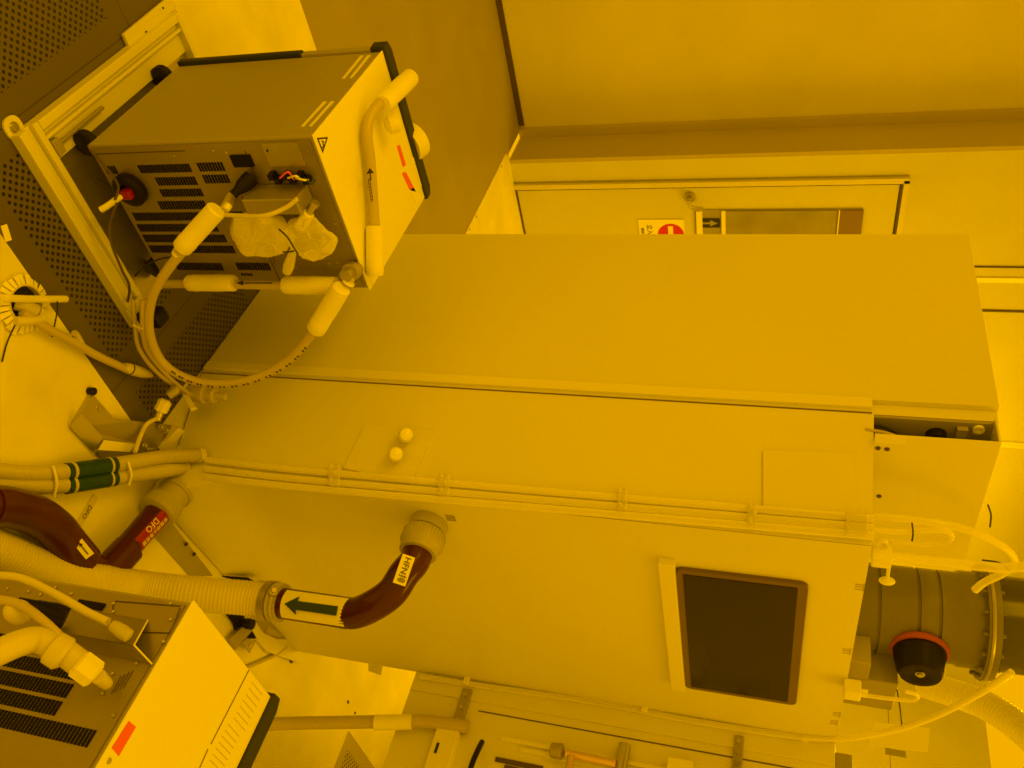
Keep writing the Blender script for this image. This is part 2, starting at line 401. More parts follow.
# raised ribs, valves and pipes low down on the enclosure
rb=bmesh.new()
for (a,b) in (((500,742),(700,774)),((520,752),(640,772))):
    p=px(*a,DX); q=px(*b,DX); y=(p.y+q.y)/2; box(DX-.008,DX,y-.006,y+.006,p.z,1.5,rb)
obj('rib',rb,'cab2',rt)
vp=px(560,752,DX-.05)
gv=thing('valve_manifold','stainless and amber pipework with valve bodies, low on the right-hand housing','pipework',(DX-.03,.8,.7))
def zaxis(x,y,X): return px(x,y,X)
a=zaxis(550,750,DX-.04); b=zaxis(566,752,DX-.04)
obj('valve_body',lathe(a,(b-a),[(0,.012),(.004,.02),(.035,.022),(.04,.012)],16),'steel_dull',gv,True)
c0=zaxis(566,753,DX-.04); c1=zaxis(616,764,DX-.04)
obj('amber_pipe',sweep([c0.lerp(c1,i/6) for i in range(7)],.011,14),'brass',gv,True)
a=zaxis(625,745,DX-.02); b=zaxis(616,790,DX-.03)
obj('valve_column',sweep([a.lerp(b,i/6) for i in range(7)],.018,16),'steel',gv,True)
a=zaxis(571,756,DX-.05); b=zaxis(566,790,DX-.06)
obj('amber_pipe',sweep([a.lerp(b,i/6) for i in range(7)],.010,14),'brass',gv,True)
a=zaxis(680,762,DX-.02); obj('valve_body',box(a.x-.02,DX,a.y-.1,a.y,a.z-.03,a.z+.035),'chwhite',gv)
jb0=px(462,735,DX-.03); 
jb=thing('junction_box','small white junction box with black cable under the right-hand housing seam','box',(DX-.03,jb0.y,jb0.z))
p=px(446,733,DX-.0); q=px(500,735,DX)
obj('box_body',box(DX-.035,DX,p.y-.22,p.y,p.z-.02,p.z+.05),'cab2',jb,bevel=.003)
obj('cover_slot',box(DX-.037,DX-.034,p.y-.075,p.y-.045,p.z-.004,p.z+.004),'ink',jb)
cb=[px(482,742,DX-.02),px(478,750,DX-.05),px(472,764,DX-.07),px(466,785,DX-.09)]
tag(obj('power_cable',tube(cb,.008),'black',None,True),'short black cable with a bright edge leaving the junction box at the bottom','cable')
for (x0,y0,x1,y1) in ((496,757,548,768),(505,765,560,774)):
    a=px(x0,y0,DX-.003); b=px(x1,y1,DX-.003)
    obj('cable_slot',box(DX-.006,DX,a.y-.012,a.y,a.z,a.z+.14),'seam',rt)
# foot brackets
fb=obj('foot_plate',poly([V((1.405,1.079,.0)),V((1.405,.80,.0)),V((1.405,.80,.006)),V((1.405,1.079,.095))],.008,(-1,0,0)),'panelgrey',cab)
q=bmesh.new()
for p in (px(186,544,1.52),px(194,553,1.52)): lathe((p.x,p.y,max(p.z,.01)),(-1,0,0),[(0,.006),(.001,.006)],12,q)
bpy.data.objects.remove(fb)
def fbracket(x, y1, y0, z1, parent, holes=()):
    o=obj('foot_plate',poly([V((x,y1,0.001)),V((x,y0,0.001)),V((x,y0,.012)),V((x,y1,z1))],.008,(-1,0,0)),'panelgrey',parent)
    return o
# front-left foot : a vertical plate along the bottom of the front
a=pz(163,521); b=pz(215,575)
fp=obj('foot_plate',poly([pz(150,532,.002),pz(169,519,.02),pz(213,576,.02),pz(189,576,.002)],.006,(0,-.4,1)),'panelgrey',cab)
for x,y in ((186,544),(194,554)): obj('plate_hole',lathe(pz(x,y,.026),(0,-.4,1),[(0,.0055),(.0014,.0055)],12),'hole',fp)
# right foot bracket with two openings
def quadplate(pxs,z,m,parent,name,thick=.005,n=(0,-1,.3)): return obj(name,poly([pz(x,y,z) for x,y in pxs],thick,n),m,parent)
fr_=quadplate([(238,606),(262,608),(284,616),(298,640),(318,652),(300,663),(268,652),(258,640)],.015,'cab',cab,'foot_frame',.01,(0,0,1))
quadplate([(252,615),(284,620),(296,640),(277,639),(264,633)],.0175,'panelgrey',fr_,'opening',.002,(0,0,1))
quadplate([(268,626),(283,635),(279,637),(266,633)],.0195,'column',fr_,'gusset',.001,(0,0,1))
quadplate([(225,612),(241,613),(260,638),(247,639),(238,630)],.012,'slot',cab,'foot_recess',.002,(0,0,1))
quadplate([(230,639),(246,624),(252,631),(236,650)],.022,'steel_dull',cab,'foot_bar',.01,(0,0,1))
quadplate([(242,643),(247,638),(256,641),(250,653)],.024,'steel_dull',fr_,'bolt_plate',.004,(0,0,1))
obj('anchor_bolt',bolt(pz(250,645,.024),(0,0,1),.005),'steel',fr_,True)
sa=py(223,577,YC-.04); sb_=py(256,584,YC-.04)
obj('cable_slot',poly([py(222,576.8,YC-.055),py(247,578.6,YC-.05),py(257,584,YC-.045),py(238,581,YC-.05)],.004,(0,-1,0)),'slot',cab)
obj('levelling_foot',lathe(pz(238,622,0),(0,0,1),[(0,.025),(.012,.025),(.014,.012),(.03,.012),(.03,.016),(.05,.016)],20),'black',cab,True)

# cabinet badges: tiny grey alignment marks
mk=bmesh.new()
for x,y in ((861,588),(848,652),(838,715),(835,723)):
    mk=bmesh.new(); p=py(x,y,YC-.001)
    for k in (-.012,-.004,.006): box(p.x+k-.0012,p.x+k+.0012,YC-.002,YC,p.z-.012,p.z+.004,mk)
    box(p.x-.018,p.x+.012,YC-.002,YC,p.z+.004,p.z+.006,mk)
    obj('alignment_mark',mk,'column',cab)
mk=bmesh.new(); p=py(451,518,YC)
for k in range(4): box(p.x-.012+k*.006,p.x-.009+k*.006,YC-.002,YC,p.z-.012,p.z+.012,mk)
obj('grille_mark',mk,'panelgrey',cab)

# ------------------------------------------------------------------ exhaust duct on the cabinet top
def circ_at(x,ya,yb,D):
    """axis point of a vertical cylinder whose silhouette is ya..yb at image column x, axis at distance plane y=D"""
    a=py(x,ya,D); b=py(x,yb,D); return a,b
dcx,dcy=2.055,1.30
R0=.113
dz0=1.676
dt=thing('exhaust_duct','large grey cylindrical exhaust duct with a bolted flange on top of the cabinet','duct',(dcx,dcy,dz0))
prof=[(0,R0)]
for gx in (874,913,934):
    g=py(gx,612,dcy).z-dz0
    prof+= [(g-.004,R0),(g-.0035,R0*.955),(g+.0035,R0*.955),(g+.004,R0)]
fz=py(977,620,dcy).z-dz0
prof+=[(fz-.055,R0),(fz-.045,R0*1.04),(fz,R0*1.04)]
obj('lower_duct',lathe((dcx,dcy,dz0),(0,0,1),prof,56),'duct',dt,True)
fl=obj('flange',lathe((dcx,dcy,dz0+fz),(0,0,1),[(0,R0*.9),(0,R0*1.24),(.012,R0*1.24),(.0125,R0*1.21),(.014,R0*1.21),(.0145,R0*1.24),(.028,R0*1.24),(.030,R0*1.0)],56),'duct',dt,True)
obj('flange_edge',lathe((dcx,dcy,dz0+fz+.006),(0,0,1),[(0,R0*1.262),(.004,R0*1.275),(.008,R0*1.262)],56,None,False),'steel_dull',fl,True)
for k in range(16):
    a=2*PI*k/16; bb=lathe((dcx+R0*1.15*math.cos(a),dcy+R0*1.15*math.sin(a),dz0+fz-.010),(0,0,1),[(0,.005),(.046,.005)],6)
    obj('flange_bolt',bb,'duct',fl)
obj('upper_duct',lathe((dcx,dcy,dz0+fz+.02),(0,0,1),[(0,R0*1.03),(1.2,R0*1.03)],56),'ductdark',dt,True)
# capped side port with orange ring
cp=V((dcx-.012,dcy-R0*.96,1.842))
ax_=V((-.05,-1,-.04)).normalized()
port=thing('duct_cap','black rubber cap with an orange clamp ring on the side port of the duct','cap',tuple(cp))
obj('ring',lathe(cp,ax_,[(-.01,.060),(0,.067),(.009,.067),(.009,.055)],36),'orange',port,True)
obj('cap_body',lathe(cp,ax_,[(.0,.056),(.010,.060),(.018,.060),(.06,.052),(.072,.046),(.074,.030),(.068,.020)],36),'black',port,True)
obj('cap_bolt',bolt(cp+ax_*.068,ax_,.008),'steel',port,True)

# ------------------------------------------------------------------ rear right cabinets behind the duct
rc=thing('equipment_rack','tall white equipment cabinet with a small dark recess handle, standing behind the duct','cabinet',(3.0,1.3,0))
RX=3.65
obj('body',box(RX,4.4,-.6,1.45,0,3.0),'cab',rc,bevel=.002)
sm=bmesh.new()
for x in (943,954):
    p=px(x,730,RX); obj('seam',box(RX-.0015,RX,-.5,1.44,p.z-.003,p.z+.003),'seam',rc)
p=px(890,757,RX); obj('seam',box(RX-.0015,RX,-.5,p.y+.2,p.z-.001,p.z+.001),'seam',rc)
p=px(885,748,RX); q=px(906,758,RX)
obj('recess_handle',box(RX-.003,RX,q.y,p.y,p.z,q.z),'panelgrey',rc)
obj('notice_plate',poly([px(x,y,RX-.002) for x,y in ((875,722),(930,728),(928,752),(868,745))],.001,(-1,0,0)),'cab2',rc)
# pump block beside duct
pb=thing('actuator_block','grey actuator block with a white label under the capped duct port','valve',(2.25,1.16,1.677))
a=py(905,640,1.16)
obj('block',box(2.10,2.24,1.12,1.25,1.677,1.80),'panelgrey',pb,bevel=.004)
obj('side_bracket',box(2.02,2.10,1.12,1.20,1.677,1.73),'steel_dull',pb,bevel=.003)
p=py(885,683,1.118)
obj('label_plate',box(2.145,2.185,1.117,1.12,1.71,1.735),'white',pb)
obj('label_mark',box(2.155,2.175,1.1155,1.117,1.715,1.72),'ink',pb)
obj('elbow_fitting',box(2.24,2.28,1.14,1.18,1.76,1.80),'black',pb,bevel=.004)
# white post
for i,(x0,x1,z1,m_) in enumerate(((2.30,2.36,1.70,'panelgrey'),)): 
    tag(obj('support_post',box(2.40,2.43,.9,1.06,1.677,1.72),'panelgrey',None,bevel=.003),'short grey support block on top edge of right-hand housing','bracket')
# corrugated white hose at right
hp=[px(925,684,2.55),px(950,692,2.5),px(985,705,2.45),px(1020,728,2.4),px(1060,765,2.35)]
tag(obj('corrugated_hose',corrugated(hp,.040,.011,.05,20),'chwhite',None,True),'wide white corrugated hose curving away below the capped duct port','hose')

# ------------------------------------------------------------------ clear tubes
def ctube(name,pts,r,label,m='clear',group=None,cat='tube'):
    return tag(obj(name,tube(pts,r,12,14),m,None,True),label,cat,group)
tb=thing('tube_bundle','bundle of clear tubes clipped up the chamfered corner of the cabinet','tubes',tuple(onC(215,470)))
for k,(ya,yb) in enumerate(((463,519),(472,528),(480,536))):
    pts=[onC(206,ya-3,.012),onC(300,ya+(yb-ya)*.13,.014),onC(540,ya+(yb-ya)*.5,.014),onC(874,yb,.014)]
    if k==2: pts=[p+nC*.0 for p in pts]
    obj('clear_tube',tube(pts,.0085,12,10),'clear',tb,True)
for x,y in ((333,474),(443,484),(622,499),(752,514),(857,523)):
    w=5 if x<850 else 11
    q=[onC(x-w,y-12,.026),onC(x+w,y-11,.026),onC(x+w,y+12,.026),onC(x-w,y+11,.026)]
    obj('tube_clip',poly(q,.024,nC),'bag',tb,bevel=.003)
    if x<850:
        for dx,dy in ((-2,-8),(2,-1),(-2,6)): obj('clip_tab',ball(onC(x+dx,y+dy,.024),.006,.006,.005,None,2),'bag',tb,True)
# second line of tube down the inner corner
pts=[px(1012,672,2.0),px(985,690,2.08),px(935,716,2.2),px(880,733,2.3),px(815,738,2.375),px(700,722,2.385),px(600,703,2.385),px(470,684,2.385),px(420,676,2.38)]
it=thing('corner_tube','long clear tube curving over the right housing and down the inner corner','tube',tuple(pts[4]))
obj('tube_wall',tube(pts,.0085,12,14),'clear',it,True)
for x,y in ((467,681),(645,708),(805,735)):
    p=px(x,y,2.384); obj('tube_clip',box(p.x-.012,p.x+.014,p.y-.014,p.y+.010,p.z-.009,p.z+.009),'foam',it,bevel=.003)
ctube('drain_tube',[px(268,724,2.30),px(300,723,2.33),px(360,722,2.35),px(420,721,2.365),px(468,727,2.372)],.019,'wide cloudy drain tube rising from the floor beside the right-hand housing','tube')
a=px(375,722.5,2.345); b=px(412,722,2.355)
tag(obj('tape_sleeve',sweep([a.lerp(b,i/4) for i in range(5)],.022,16),'chwhite',None,True),'white tape sleeve wrapped round the cloudy drain tube','sleeve')
# loops above the cabinet top
lp=[py(874,517,1.2),py(910,520,1.2),py(960,528,1.2),py(1000,545,1.2),py(1014,560,1.2),py(1005,572,1.2),py(985,582,1.2),py(975,590,1.2)]
ctube('clear_hose',lp,.0085,'clear tube arching over the upper box and back to the duct flange')
ctube('clear_hose',[py(874,530,1.15),py(900,532,1.15),py(935,530,1.15),py(950,533,1.15),py(948,541,1.15),py(925,545,1.15),py(876,541,1.15)],.006,'small clear loop of tube just above the corner clips')
ctube('clear_hose',[py(890,556,1.12),py(930,561,1.12),py(980,566,1.12),py(1004,568,1.12),py(1030,566,1.12)],.010,'straight clear tube from the white fitting past the duct to the right edge')
ctube('clear_hose',[py(874,545,1.13),py(885,541,1.13),py(888,550,1.14),py(889,565,1.15),py(887,580,1.15)],.004,'thin clear tube hanging from the corner clips to a white stopper')
tag(obj('tube_stopper',ball(py(887,581,1.15),.010,.010,.017),'chwhite',None,True),'small white rounded stopper hanging against the grey duct','stopper')
p=py(880,556,1.12)
tag(obj('white_fitting',box(p.x-.016,p.x+.016,1.10,1.14,p.z-.017,p.z+.022),'chwhite',None,bevel=.004),'square white tube fitting on the cabinet top beside the upper box','fitting')
p=py(851,691,1.06)
tag(obj('white_fitting',box(p.x-.02,p.x+.02,1.045,1.082,p.z-.017,p.z+.022),'chwhite',None,bevel=.004),'square white tube fitting at the right end of the cabinet top edge','fitting')
ctube('clear_hose',[py(858,694,1.05),py(885,698,1.05),py(912,700,1.05),py(917,695,1.05),py(905,691,1.05)],.005,'narrow clear tube looping from the right-hand white fitting')
for a,b,c,l in (((912,523),(913,533),(912,541),'black cable tie round the small clear loop'),((897,690),(900,708),(902,728),'black cable tie tail hanging below the grey actuator block'),((982,560),(1000,563),(1010,571),'black wire tie knotted on the arching clear tube'),((988,505),(991,515),(990,527),'thin black tie tail near the right edge of the upper box')):
    Y=1.10 if l.startswith('black cable tie tail') else (1.19 if 'wire' in l or 'tail' in l else 1.135)
    tag(obj('cable_tie',tube([py(*a,Y),py(*b,Y),py(*c,Y)],.0018,6),'ink',None,True),l,'cable tie')

# ------------------------------------------------------------------ chillers
def chiller_local(name,label,loc,rot,first):
    """local frame: x = width (0..W) along the vent face, y = depth (vent face at y=0, front at D), z up from 0"""
    t=thing(name,label,'chiller',loc); t.rotation_euler=(0,0,rot); return t
W=.375; D=.365; Z0=.06; Z1=.608
def build_chiller(t, Dd, slots, extra):
    def o(n,bm,m,par=None,**k):
        x=obj(n,bm,m,None,**k); x.parent=par or t; return x
    o('casing',box(0,W,.004,Dd,Z0,Z1-.004),'chgrey',bevel=.004)
    o('top_cover',box(-.002,W+.002,0,Dd,Z1-.004,Z1),'chwhite',bevel=.0015)
    o('back_panel',box(.008,W-.008,0,.005,Z0+.004,Z1-.012),'vent')
    fb_=prism([(-.010,Dd),(W+.008,Dd),(W+.008,Dd+.018),(W-.012,Dd+.030),(.012,Dd+.030),(-.010,Dd+.018)],Z0,.40)
    o('front_grille',fb_,'bezel',bevel=.003)
    fb_=prism([(-.006,Dd),(W+.008,Dd),(W+.008,Dd+.018),(W-.012,Dd+.030),(.012,Dd+.030),(-.006,Dd+.018)],.40,Z1-.03)
    o('front_panel',fb_,'chgrey',bevel=.003)
    fb_=prism([(-.010,Dd),(W+.008,Dd),(W+.008,Dd+.026),(W-.012,Dd+.036),(.012,Dd+.036),(-.012,Dd+.026)],Z1-.03,Z1+.006)
    o('control_bezel',fb_,'bezel',bevel=.003)
    for (x0,x1,z0,z1) in slots:
        v=bmesh.new()
        n=max(2,int((z1-z0)/.0066)); 
        for k in range(n):
            z=z0+(z1-z0)*(k+.5)/n
            box(x0,x1,-.0012,.003,z-.0023,z+.0023,v)
        o('vent_slots',v,'slot')
    for i,x in enumerate((.05,W-.05)):
        for y in (.06,Dd-.06):
            x=(.010 if i==0 else W-.03); y=(.03 if y<.1 else Dd-.035)
            c=lathe((x,y-.012,.032),(0,1,0),[(0,.022),(.004,.028),(.02,.028),(.024,.022)],18)
            cs=o('caster',c,'black',smooth=True)
            fk=box(x-.004,x+.02,y-.02,y+.02,.05,Z0+.001); f=o('caster_fork',fk,'steel_dull',cs)
    return o
# chiller 1 at the left
T1=(.702,1.333,0)
t1=thing('chiller','grey and white recirculating chiller in the drip tray, plastic bags hanging on its vented back','chiller',T1,'recirculating chillers')
def vl(x,y): p=py(x,y,1.333); return p.x-.702,p.z
def gl(g):
    """group given in the 340/1024 crop at (60,100)"""
    x0,y0,x1,y1=g; f=340/1024
    a=vl(60+((x0+x1)/2)*f,100+y0*f)[0]; b=vl(60+((x0+x1)/2)*f,100+y1*f)[0]
    z0=vl(60+x0*f,100+(y0+y1)/2*f)[1]; z1=vl(60+x1*f,100+(y0+y1)/2*f)[1]
    return (a+.003,b-.003,z0,z1)
groups=[(237,190,395,222),(290,228,412,260),(303,264,430,294),(298,300,440,332),(222,335,460,366),(236,370,475,399),(253,402,500,431),(272,435,525,463),(415,184,495,218),(432,221,510,254),(500,332,550,344),(555,295,645,325),(580,326,650,343),(350,487,490,515),(532,487,632,515),(545,519,580,532),(538,436,600,462),(138,195,172,226)]
slots=[gl(g) for g in groups]
o1=build_chiller(t1,.375,slots,None)
# details on the back panel
def onV(x,y,o=0): 
    p=py(x,y,1.333-o); return (p.x-.702,-o,p.z)
dk=bmesh.new(); 
for a,b in (((230,155),(255,166)),): 
    p=onV(*a); q=onV(*b); box(p[0],q[0],-.004,.002,p[2],q[2],dk)
o1('power_switch',dk,'slot')
tb_=bmesh.new(); p=onV(262,145); q=onV(306,165); box(p[0]-.004,q[0],-.0025,.002,p[2],q[2],tb_); o1('recess_plate',tb_,'steel_dull')
p=onV(252,178); q=onV(318,198)
cv=box(p[0]+.014,q[0]+.0,-.06,-.002,p[2],q[2]-.01); o1('terminal_cover',cv,'steel_dull',bevel=.002)
tm=bmesh.new(); tcols=[]
for k in range(6):
    p=onV(272+k*7,176+ (k%2)*4,.012); box(p[0]-.006,p[0]+.006,-.02,-.001,p[2]-.006,p[2]+.006,tm)
o1('terminal_block',tm,'black')
for k,mm in enumerate(('salmon','chwhite','white','green_ink')):
    p=onV(280+k*8,178,.02); q=onV(288+k*8,172+k*4,.03); r=onV(294+k*7,180,.015)
    o1('terminal_wire',tube([p,q,r],.0022,6),mm)
c=onV(133,187); ring=lathe((c[0],-.002,c[2]),(0,-1,0),[(0,.032),(.004,.038),(.016,.038),(.02,.032),(.020,.018),(.006,.016)],30); 
cr_=o1('fill_port_ring',ring,'black',smooth=True)
o1('port_valve',box(c[0]-.008,c[0]+.012,-.035,-.004,c[2]-.012,c[2]+.014),'deepred',bevel=.003)
o1('valve_stem',tube([(c[0]+.002,-.03,c[2]-.01),(c[0]+.008,-.06,c[2]-.03),(c[0]+.012,-.07,c[2]-.045)],.007),'foam',smooth=True)
sc_=bmesh.new()
for x,y in ((175,155),(227,152),(214,150),(268,150),(308,150),(300,262),(329,263),(338,262),(222,207),(336,223),(358,262),(297,268),(356,283),(341,280)):
    p=onV(x,y); o1('screw',lathe((p[0],-.0005,p[2]),(0,-1,0),[(0,.0032),(.002,.0028)],10),'steel')
ls=bmesh.new()
for x0,x1,y in ((185,245,155.5),): pass
for (a,b) in (((155,160),(155,300)),): pass
# panel joint lines
for (xa,ya,xb,yb) in ((95,154,185,151),(245,151,250,185),(250,206,262,262)):
    p=onV(xa,ya); q=onV(xb,yb)
    if abs(p[2]-q[2])>abs(p[0]-q[0]): o1('panel_joint',box(p[0]-.001,p[0]+.001,-.001,.002,min(p[2],q[2]),max(p[2],q[2])),'seam')
    else: o1('panel_joint',box(min(p[0],q[0]),max(p[0],q[0]),-.001,.002,p[2]-.001,p[2]+.001),'seam')
o1('panel_joint',box(.13,.36,-.001,.002,.385,.387),'seam')
# fittings for hoses
p=onV(357,268,0); o1('outlet_union',lathe((p[0],0,p[2]),(-.3,-1,-.1),[(0,.016),(.012,.016),(.013,.02),(.03,.02),(.031,.013),(.05,.013)],18),'steel_dull',smooth=True)
p=onV(300,205,.03)
# side handle slots (white) and top labels
for (xa,ya),(xb,yb) in (((342,79),(362,56)),((301,127),(325,102))):
    a=px(xa,ya,.702); b=px(xb,yb,.702)
    for w_ in (0,1):
        o1('side_label',poly([(-.0012,a.y-1.333+.0,a.z-.0+.0+w_*.018),(-.0012,b.y-1.333,b.z+w_*.018-.004),(-.0012,b.y-1.333,b.z+w_*.018+.004),(-.0012,a.y-1.333,a.z+w_*.018+.006)],.001,(-1,0,0)),'chwhite')
def onT(x,y,h=.0): p=pz(x,y,.608+h); return (p.x-.702,p.y-1.333,.608+h)
def toplabel(pxs,m,h=.0008,n='top_label'): return o1(n,poly([onT(x,y,h) for x,y in pxs],.0006,(0,0,1)),m)
toplabel([(397,146),(400,145),(406,165),(403,167)],'salmon'); toplabel([(402,173),(406,172),(416,192),(410,190)],'salmon',n='warning_label')
toplabel([(411,158),(415,157),(425,183),(421,187)],'white'); toplabel([(410,190),(416,186),(421,198),(416,203)],'white')
toplabel([(317,138),(328,137),(323,153)],'ink',n='warning_triangle'); toplabel([(319,139.5),(326,138.8),(322.8,149.5)],'chwhite',.0014,'warning_triangle_face')
b_=[onT(321.5,141,.0018),onT(324,142,.0018),onT(322.4,144,.0018),onT(324,145,.0018),onT(322.3,148,.0018)]
o1('warning_bolt',tube(b_,.0012,5,2),'ink')
# control knob beyond the bezel
kp=pz(428,143,.60)
o1('fill_cap',lathe((W*.66,.375+.028,.585),(0,.8,.35),[(0,.044),(.015,.046),(.034,.045),(.04,.034)],28),'foam',smooth=True)

# chiller 2 near the bottom left
t2=thing('chiller','bright-topped chiller with a red sticker, cropped by the bottom left picture corner','chiller',(1.092,.545,0),'recirculating chillers'); t2.rotation_euler=(0,0,-PI/2)
# local frame: x -> -Y world, y -> +X world
def L2(p): return (.545-p.y, p.x-1.092, p.z)
f=200/1024
def g2(x0,y0,x1,y1,f=f,ox=0,oy=570):
    a=L2(px(ox+((x0+x1)/2)*f,oy+y0*f,1.092)); b=L2(px(ox+((x0+x1)/2)*f,oy+y1*f,1.092))
    c=L2(px(ox+x0*f,oy+(y0+y1)/2*f,1.092)); d=L2(px(ox+x1*f,oy+(y0+y1)/2*f,1.092))
    return (a[0]+.002,b[0]-.002,c[2],d[2])
k=.25
slots2=[g2(180,155,300,205),g2(0,130,60,155),g2(170,215,250,260),(.222,.247,.28,.575),(.193,.215,.22,.49),(.165,.187,.22,.49),(.137,.159,.22,.49),(.109,.131,.22,.44)]
o2=build_chiller(t2,.335,slots2,None)
def on2(x,y,o=0): return L2(px(x,y,1.092-o))
p=on2(70,607); q=on2(133,638)
br=poly([on2(63,617,.0),on2(66,632,.06),on2(135,645,.06),on2(147,624,.0)],.002,(-1,-.5,0)); 
a=on2(70,612,.0); 
pa=V(on2(148,620,0)); pm=V(on2(134,645,.035)); pc=V(on2(152,664,0)); Lz=.15
bk=bmesh.new()
def plate(p,q):
    vs=[bk.verts.new(v) for v in (p,q,q-V((0,0,Lz)),p-V((0,0,Lz)))]; bk.faces.new(vs)
    vs=[bk.verts.new(v+V((.0015,.0015,0))) for v in (p,q,q-V((0,0,Lz)),p-V((0,0,Lz)))]; bk.faces.new(vs[::-1])
plate(pa,pm); plate(pm,pc)
ed=sweep([pa,pm],.0014,6); sweep([pm,pc],.0014,6,ed)
br.free()
o2('terminal_cover',bk,'vent'); o2('cover_edge',ed,'chwhite')
bm=bmesh.new()
for (x0,y0,x1,y1) in ((72,612,80,607),(80,600,102,611)): 
    p=on2(x0,y0); q=on2(x1,y1); box(min(p[0],q[0]),max(p[0],q[0]),-.003,.002,min(p[2],q[2]),max(p[2],q[2]),bm)
o2('socket',bm,'slot')
bm=bmesh.new(); jl=[(115,601,180,606),(113,602,113,613),(113,631,170,633),(170,633,180,608)]
for (x0,y0,x1,y1) in jl: 
    p=V(on2(x0,y0,.001)); q=V(on2(x1,y1,.001)); o2('panel_joint',sweep([p,q],.0009,4),'seam')
bm=bmesh.new()
for x,y in ((8,589),(29,592),(41,595),(56,588),(60,598),(72,594),(114,604),(114,612),(171,604),(171,620),(164,642),(137,664),(103,694),(114,716),(113,674)):
    p=on2(x,y,.0); o2('screw',lathe((p[0],-.0005,p[2]),(0,-1,0),[(0,.003),(.002,.0026)],10),'steel')
bm=bmesh.new()
for k in range(4):
    p=on2(108+k*6,683-k*2,.001); q=on2(122+k*2,675-k*1,.001)
    p=on2(111+4*k,694-2*k,.001); q=on2(121+4*k,676-2*k,.001); sweep([V(p),V(q)],.0008,4,bm)
o2('printed_line',bm,'seam')
def onT2(x,y,h=0): return L2(pz(x,y,.608+h))
def tl2(pxs,m,h,n): return o2(n,poly([onT2(x,y,h) for x,y in pxs],.0005,(0,0,1)),m)
tl2([(129,721),(136,727),(119,756),(112,748)],'salmon',.0008,'red_sticker')
bm=bmesh.new()
a=V(onT2(249,670,.0006)); b=V(onT2(211,744,.0006)); sweep([a,b],.0009,4,bm)
a=V(onT2(208,749,.0006)); b=V(onT2(190,790,.0006)); sweep([a,b],.0009,4,bm)
o2('top_groove',bm,'seam')
bm=bmesh.new()
for k in range(14):
    a=V(onT2(252-k*3+ (0 if k<7 else -3),682+k*6,.0005)); b=a+V((0.0,.05,0)); 
    box(a.x-.0006,a.x+.0006,a.y,b.y,.608,.6085,bm)
o2('printed_text',bm,'conduit')
o2('top_screw',lathe(onT2(109,761,0),(0,0,1),[(0,.005),(.0015,.004)],12),'steel')

# ------------------------------------------------------------------ items on chiller 1
def P1(x,y,off): return py(x,y,1.333-off)
# looped hose
loop=[P1(232,196,.03),P1(222,212,.07),P1(198,236,.11),P1(172,264,.14),P1(152,298,.16),P1(150,335,.17),P1(166,366,.17),P1(200,382,.17),P1(245,381,.16),P1(286,362,.13),P1(315,330,.10),P1(340,295,.06),P1(356,270,.015)]
lh=thing('looped_hose','cloudy braided hose with foam sleeves looping below the left chiller back panel','hose',tuple(loop[5]),)
obj('hose_wall',tube(loop,.0105,14,12),'tube',lh,True)
def sleeve(a,b,r,par,m='foam',name='foam_sleeve'):
    L=(b-a).length
    return obj(name,lathe(a,b-a,[(0,r*.82),(L*.03,r*.97),(L*.2,r*1.02),(L*.22,r*.98),(L*.6,r),(L*.97,r*.97),(L,r*.8)],20),m,par,True)
sleeve(P1(181,249,.13),P1(217,209,.085),.021,lh)
sleeve(P1(315,331,.10),P1(342,287,.065),.0215,lh)
def ringat(pts,i,par,m='chwhite',r=.0125,w=.008):
    a=pts[i]; d=(pts[i+1]-pts[i]).normalized(); return obj('band',lathe(a,d,[(0,r),(w,r)],18),m,par,True)
ringat([P1(179,252,.13),P1(172,262,.135)],0,lh); ringat([P1(348,284,.05),P1(352,276,.04)],0,lh,r=.0135,w=.005)
ringat([P1(344,290,.05),P1(350,280,.04)],0,lh,'steel',.0115,.02)
# dark print along the hose
pr_=bmesh.new()
sm_=smooth_path(loop,12); view=CAM
n0=int(len(sm_)*.52); n1=int(len(sm_)*.80)
for i in range(n0,n1,1):
    if i%3==2: continue
    p=sm_[i]; tdir=(sm_[i+1]-sm_[i-1]).normalized(); up=V((0,-.55,.83)); up=(up-tdir*up.dot(tdir)).normalized(); q=p+up*.0105
    box(q.x-.0022,q.x+.0022,q.y-.0015,q.y+.0015,q.z-.0022,q.z+.0022,pr_)
obj('printed_text',pr_,'seam',lh)
# straight vertical hose at the right of the back panel
v0=P1(150,289,.05); v1=P1(335,287,.05)
vh=thing('vertical_hose','straight hose with two foam sleeves and a black arrow on the left chiller back','hose',tuple(v0))
path=[P1(165,284,.03),P1(210,284,.035),P1(260,285,.04),P1(310,286,.035),P1(338,281,.02)]
obj('hose_wall',tube(path,.0105),'tube',vh,True)
sleeve(P1(188,283,.035),P1(235,283,.04),.0195,vh); sleeve(P1(284,285,.04),P1(336,286,.035),.0205,vh)
ar=[P1(240,283,.055),P1(272,283,.055)]
bm=sweep([ar[0],ar[1]],.0018,4); h=P1(236,283,.055); n=(V((0,-1,0)))
bm2=poly([P1(236,283,.056),P1(243,280.5,.056),P1(243,285.5,.056)],.001,(0,-1,0),bm); obj('arrow_mark',bm2,'ink',vh)
